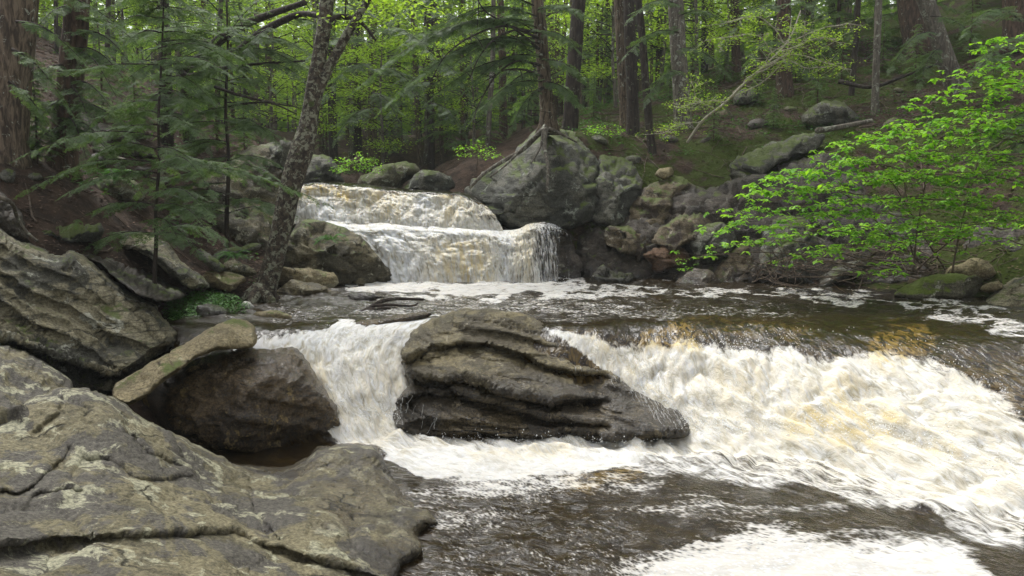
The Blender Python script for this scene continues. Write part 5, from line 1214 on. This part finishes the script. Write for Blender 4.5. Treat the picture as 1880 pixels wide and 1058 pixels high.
def twigs():
    r = np.random.RandomState(41); b = at(1600, 520, 14)
    root = empty('bare_bush', tuple(b), 'tangle of bare brown twigs arching over the water under the bright shrub', 'bush')
    wd = MB(); lv = Leaves()
    for k in range(70):
        x0 = r.uniform(1560, 1860); a = at(x0, r.uniform(455, 505), 14.2+r.uniform(-.3, .3)); x1 = x0-r.uniform(-60, 260); e = at(x1, r.uniform(455, 525), 13.3+r.uniform(-.4, .4))
        m = (a+e)/2+[r.uniform(-.3, .3), r.uniform(-.4, .1), r.uniform(-.35, .35)]
        wd.tube(curve([a, m, e], 14)+r.normal(0, .01, (14, 3)), np.linspace(.013, .004, 14), 4)
    for k in range(38):
        a = at(1420+r.uniform(-40, 40), 500+r.uniform(-20, 20), 14.4); e = at(r.uniform(1340, 1560), r.uniform(440, 535), 13.8)
        wd.tube(curve([a, (a+e)/2+[0, r.uniform(-.4, 0), r.uniform(-.25, .3)], e], 12)+r.normal(0, .01, (12, 3)), np.linspace(.011, .004, 12), 4)
    for cx, cy in [(1610,508),(1600,500),(1625,505),(1440,485),(1265,490),(1260,478)]:
        for q in range(5): tuft(lv, at(cx+r.uniform(-22, 22), cy+r.uniform(-6, 6), 13.2), r, 5, .055)
    wd.build('stems', BK_TWG, root, b); lv.build('foliage', LF_SHR, root, b)
twigs()
def pale_branch():
    """slim beech hanging over the slope with white limbs"""
    r = np.random.RandomState(51); b = at(1262, 255, 19.4)
    root = empty('beech_sapling', tuple(b), 'slim beech with whitish limbs and sparse light green leaves arching over the right bank', 'tree')
    wd = MB(); lv = Leaves()
    main = curve([at(*p) for p in [(1262,262,19.4),(1290,222,19),(1330,190,18.6),(1370,150,18.2),(1420,105,18),(1450,70,18),(1470,20,18)]], 30)
    wd.tube(main, np.linspace(.040, .014, 30), 7)
    br = [[(1365,152,18.3),(1400,125,17.8),(1470,80,17.4),(1480,40,17.2)],[(1345,172,18.5),(1400,130,18),(1420,100,17.6),(1500,60,17.4),(1560,50,17.4)],[(1400,125,18.1),(1450,100,17.6),(1510,110,17.4),(1560,125,17.3)],[(1380,140,18.1),(1440,110,17.5),(1480,120,17.3),(1530,118,17.2)],
          [(1340,180,18.5),(1400,150,18),(1440,100,17.6),(1452,30,17.6)],[(1330,188,18.5),(1300,185,18),(1240,200,17.8)],[(1310,200,18.7),(1280,180,18.2),(1270,150,18)],[(1420,100,18),(1380,70,17.6),(1300,80,17.4)],[(1440,80,18),(1400,30,17.6),(1340,40,17.4)],[(1430,95,18),(1500,70,17.5),(1540,85,17.3)],[(1290,222,19),(1240,230,18.6),(1215,245,18.4)]]
    for p in br:
        c = curve([at(*q) for q in p], 18)+np.cumsum(r.normal(0, .012, (18, 3)), 0); wd.tube(c, np.linspace(.018, .007, 18), 5)
        for i in range(4, 18):
            for q in range(2):
                k = r.randint(8, 16); e = c[i]+r.normal(0, 1, 3)*[.22, .22, .10]; wd.tube(np.array([c[i], (c[i]+e)/2, e]), [.006, .004, .002], 4)
                lv.quads(leaf_quads(e+r.normal(0, .07, (k, 3))*[1, 1, .5], .065, r, .3), r.uniform(0, 1, k))
    wd.build('limbs', BK_PAL, root, b); lv.build('foliage', LF_SPR, root, b)
pale_branch()
def small_sapling(label, px, py, d, wpx, hpx, seed, mat=None, n=46, name='sapling'):
    r = np.random.RandomState(seed); b = at(px, py, d); root = empty(name, tuple(b), label, 'sapling'); wd = MB(); lv = Leaves(); s = d/F
    top = b+np.array([0, 0, hpx*s]); wd.tube(curve([b-[0, 0, .2], (b+top)/2+[.03, 0, 0], top], 10), np.linspace(.015, .005, 10), 5)
    for i in range(n):
        c = b+np.array([r.uniform(-1, 1)*wpx*s*.5, r.uniform(-.4, .4), 0]); c[2] = b[2]+hpx*s*(.25+.75*r.rand()*(1-.5*abs(c[0]-b[0])/(wpx*s*.5)))
        wd.tube(np.array([b+(top-b)*r.uniform(.2, .9), c]), [.006, .002], 4); k = r.randint(6, 12)
        lv.quads(leaf_quads(c+r.normal(0, 1, (k, 3))*[.1, .1, .03], .085, r, .3), r.uniform(0, 1, k))
    lv.build('foliage', mat or LF_SHR, root, b); wd.build('stem', BK_TWG, root, b)
small_sapling('bright green sapling behind the left end of the upper lip', 655, 328, 19.2, 75, 48, 61)
small_sapling('small leafy sapling hanging over the slope just left of the root-gripped boulder', 875, 298, 19.5, 70, 42, 62, n=30)
small_sapling('low light green sprig on the moss behind the root-gripped boulder', 1115, 252, 19.6, 60, 22, 63, n=22)
def fern(label, px, py, d, L, seed, n=9):
    r = np.random.RandomState(seed); b = at(px, py, d); root = empty('fern', tuple(b), label, 'fern'); lv = Leaves()
    for i in range(n):
        a = r.uniform(math.pi, 2*math.pi); e = b+np.array([math.cos(a)*L, math.sin(a)*L*.7, r.uniform(-.3, .35)*L]); pts = curve([b, (b+e)/2+[0, 0, .22*L], e], 14)
        for j in range(1, 14):
            d0 = pts[j]-pts[j-1]; h = np.array([-d0[1], d0[0], 0]); h /= np.linalg.norm(h)+1e-6; w = .30*L*math.sin(math.pi*(1-j/14.5)*.8+.2)
            for s in (-1, 1):
                t = pts[j]+h*s*w+d0*.9+[0, 0, -.03]; m = (pts[j]+t)/2; lv.quads(np.array([[pts[j], m+d0*.35, t, m-d0*.35]]), r.uniform(0, 1, 1))
    lv.build('fronds', LF_FRN, root, b)
fern('dark green fern tuft growing on the pointed mossy boulder by the falls', 606, 440, 14.7, .30, 71, 14)
fern('small fern hanging from the hollow left of the birch trunk', 430, 470, 12.9, .30, 72)
fern('fern on the leaf slope below the young hemlock', 205, 330, 12.6, .45, 73, 12)
def cover():
    r = np.random.RandomState(81); lv = Leaves()
    for k in range(1500):
        x, y = r.uniform(298, 455), r.uniform(535, 592)
        if poly_sdf(np.array([x]), np.array([y]), [(298,545),(345,535),(400,540),(445,548),(455,565),(400,575),(360,592),(320,594),(300,575)])[0] < 0: continue
        d = np.interp(y, [535, 592], [12.0, 10.5]); c = at(x, y, d); k2 = r.randint(3, 6)
        lv.quads(leaf_quads(c+r.normal(0, .03, (k2, 3)), .045, r, .15), r.uniform(0, 1, k2))
    o = lv.build('ground_cover_foliage', LF_FRN); tag(o, 'low green leafy plants covering the soil at the foot of the birch', None, None, 'stuff')
cover()
def litter():
    """dead leaves and needles lying on the slopes"""
    r = np.random.RandomState(82); n = 26000; x = np.concatenate([r.uniform(-16, -2, n), r.uniform(1, 16, n)]); y = r.uniform(10, 30, 2*n)
    z = ground_z(np.stack([x, y], 1))+.015; P = np.stack([x, y, z], 1); lv = Leaves(); Q = leaf_quads(P, .085, r, -.02); Q[:, :, 2] = P[:, None, 2]+(Q[:, :, 2]-P[:, None, 2])*.35+.01
    lv.quads(Q, r.uniform(0, 1, len(P))); m = leaf_mat('dead_leaves', (.05, .03, .022), (.27, .17, .11), .05, (1, 1, 1), .8)
    o = lv.build('leaf_litter', m); tag(o, 'fallen brown leaves strewn over both banks', None, None, 'stuff')
litter()
def log(label, pts, w0, w1, mat, name='log', cat='log', seed=1, br=()):
    p = [at(*q) for q in pts]; b = p[0]; m = MB(); d = pts[0][2]
    m.tube(curve(p, 24), np.linspace(w0, w1, 24)*d/F*.5, 10, .18, seed)
    for q, w in br: m.tube(curve([at(*k) for k in q], 12), np.linspace(w, w*.4, 12)*d/F*.5, 7, .15, seed+1)
    o = m.build(name, mat); me = o.data; me.transform(__import__('mathutils').Matrix.Translation(-Vector(b))); o.location = tuple(b)
    tag(o, label, cat)
log('forked driftwood lying in the pool above the midstream ledge rock', [(660,578,11.4),(680,566,11.6),(700,554,11.8),(730,549,12),(778,550,12.2)], 12, 5, BK_DRK, 'driftwood', 'driftwood', 3, [([(690,562,11.6),(715,560,11.7),(755,562,11.8),(768,556,11.8)], 7), ([(676,570,11.5),(700,566,11.5),(730,566,11.6)], 7)])
log('fallen trunk lying on the left hillside under the dark ledge', [(118,215,14.5),(160,250,14.3),(200,285,14),(240,300,13.8)], 16, 9, BK_GRY, seed=4)
log('thin fallen pole across the right slope behind the spotted trunk', [(1540,150,22.5),(1600,160,22),(1660,140,22),(1720,118,22)], 8, 4, BK_DRK, seed=5)
log('grey fallen log resting above the pale diagonal slab', [(1500,240,19),(1540,234,19.2),(1600,222,19.6)], 12, 8, BK_GRY, seed=6)
log('bare stick lying at the water edge by the birch roots', [(500,575,11.6),(470,562,12),(440,566,11.8),(420,574,11.6)], 5, 2, BK_TWG, 'stick', 'stick', seed=7)
log('long root snaking down over the rocks at the left edge', [(-10,360,9.4),(20,372,9.6),(32,400,9.9),(48,425,10),(70,444,10)], 9, 5, BK_GRY, 'root', 'root', seed=8)
def boulder_roots():
    root, b = T['C1'][0], T['C1'][1]; 
    for pts, w in [([(1003,232,18.3),(985,250,18.2),(960,275,18),(925,295,17.8),(890,318,17.6),(862,345,17.5)], 11), ([(1000,235,18.2),(970,262,18.0),(930,302,17.7),(900,325,17.5)], 7), ([(1002,236,18.1),(1000,270,17.8),(1006,310,17.3),(1004,350,17.05)], 9), ([(1008,236,18.1),(1030,246,18.2),(1060,262,18.2)], 8), ([(998,238,18.1),(992,270,17.8),(975,300,17.3)], 6)]:
        m = MB(); m.tube(curve([at(*p) for p in pts], 26), np.linspace(w, w*.45, 26)*18/F*.5, 8, .18, int(w)); m.build('root', BK_GRY, root, b)
boulder_roots()

def undergrowth():
    r = np.random.RandomState(83); lv = Leaves(); n = 0
    while n < 900:
        right = r.rand() < .75
        x, y = (r.uniform(1.5, 15), r.uniform(17, 32)) if right else (r.uniform(-14, -5), r.uniform(12, 26))
        if fbm(np.array([[x*.35, y*.35, 0]]), 2, 12)[0] < -.05: continue
        z = ground_z(np.array([[x, y]]))[0]; k = r.randint(8, 20); P = np.array([x, y, z+.05])+np.abs(r.normal(0, 1, (k, 3)))*[.16, .16, .07]*np.sign(r.normal(0, 1, (k, 3))*[1, 1, 0]+[0, 0, 1])
        lv.quads(leaf_quads(P, .09, r, .1), r.uniform(0, .8, k)); n += 1
    o = lv.build('undergrowth', LF_FRN); tag(o, 'low green undergrowth scattered over the slopes', None, None, 'stuff')
undergrowth()

def fallen_twigs():
    r = np.random.RandomState(84); m = MB()
    for k in range(420):
        x, y = (r.uniform(1.5, 15), r.uniform(16, 28)) if r.rand() < .6 else (r.uniform(-14, -4), r.uniform(10.5, 24))
        a = r.uniform(0, 6.28); L = r.uniform(.3, 1.5); t = np.linspace(-.5, .5, 6); q = np.stack([x+math.cos(a)*L*t, y+math.sin(a)*L*t], 1)+r.normal(0, .02, (6, 2))
        z = ground_z(q)+.02; m.tube(np.concatenate([q, z[:, None]], 1), r.uniform(.006, .022)*(1-.6*(t+.5)), 5)
    o = m.build('fallen_twigs', BK_TWG); tag(o, 'dead twigs littering the forest floor', None, None, 'stuff')
fallen_twigs()
# ================================================================ air
def haze():
    bb = np.array([[-105, -13, -3], [105, 145, 60]], float)
    V = np.array([[bb[i][0], bb[j][1], bb[k][2]] for i in (0, 1) for j in (0, 1) for k in (0, 1)])
    Fq = np.array([[0, 1, 3, 2], [4, 6, 7, 5], [0, 4, 5, 1], [2, 3, 7, 6], [0, 2, 6, 4], [1, 5, 7, 3]])
    m = bpy.data.materials.new('haze'); m.use_nodes = True; n = m.node_tree; n.nodes.remove(n.nodes['Principled BSDF'])
    v = n.nodes.new('ShaderNodeVolumePrincipled'); v.inputs['Color'].default_value = (.86, .92, .90, 1); v.inputs['Density'].default_value = 0.0008; v.inputs['Anisotropy'].default_value = 0.2
    n.links.new(v.outputs[0], n.nodes['Material Output'].inputs['Volume'])
    o = link('haze', mesh('haze', V, Fq, m, False)); tag(o, 'thin damp air in the wood', None, None, 'stuff')
haze()
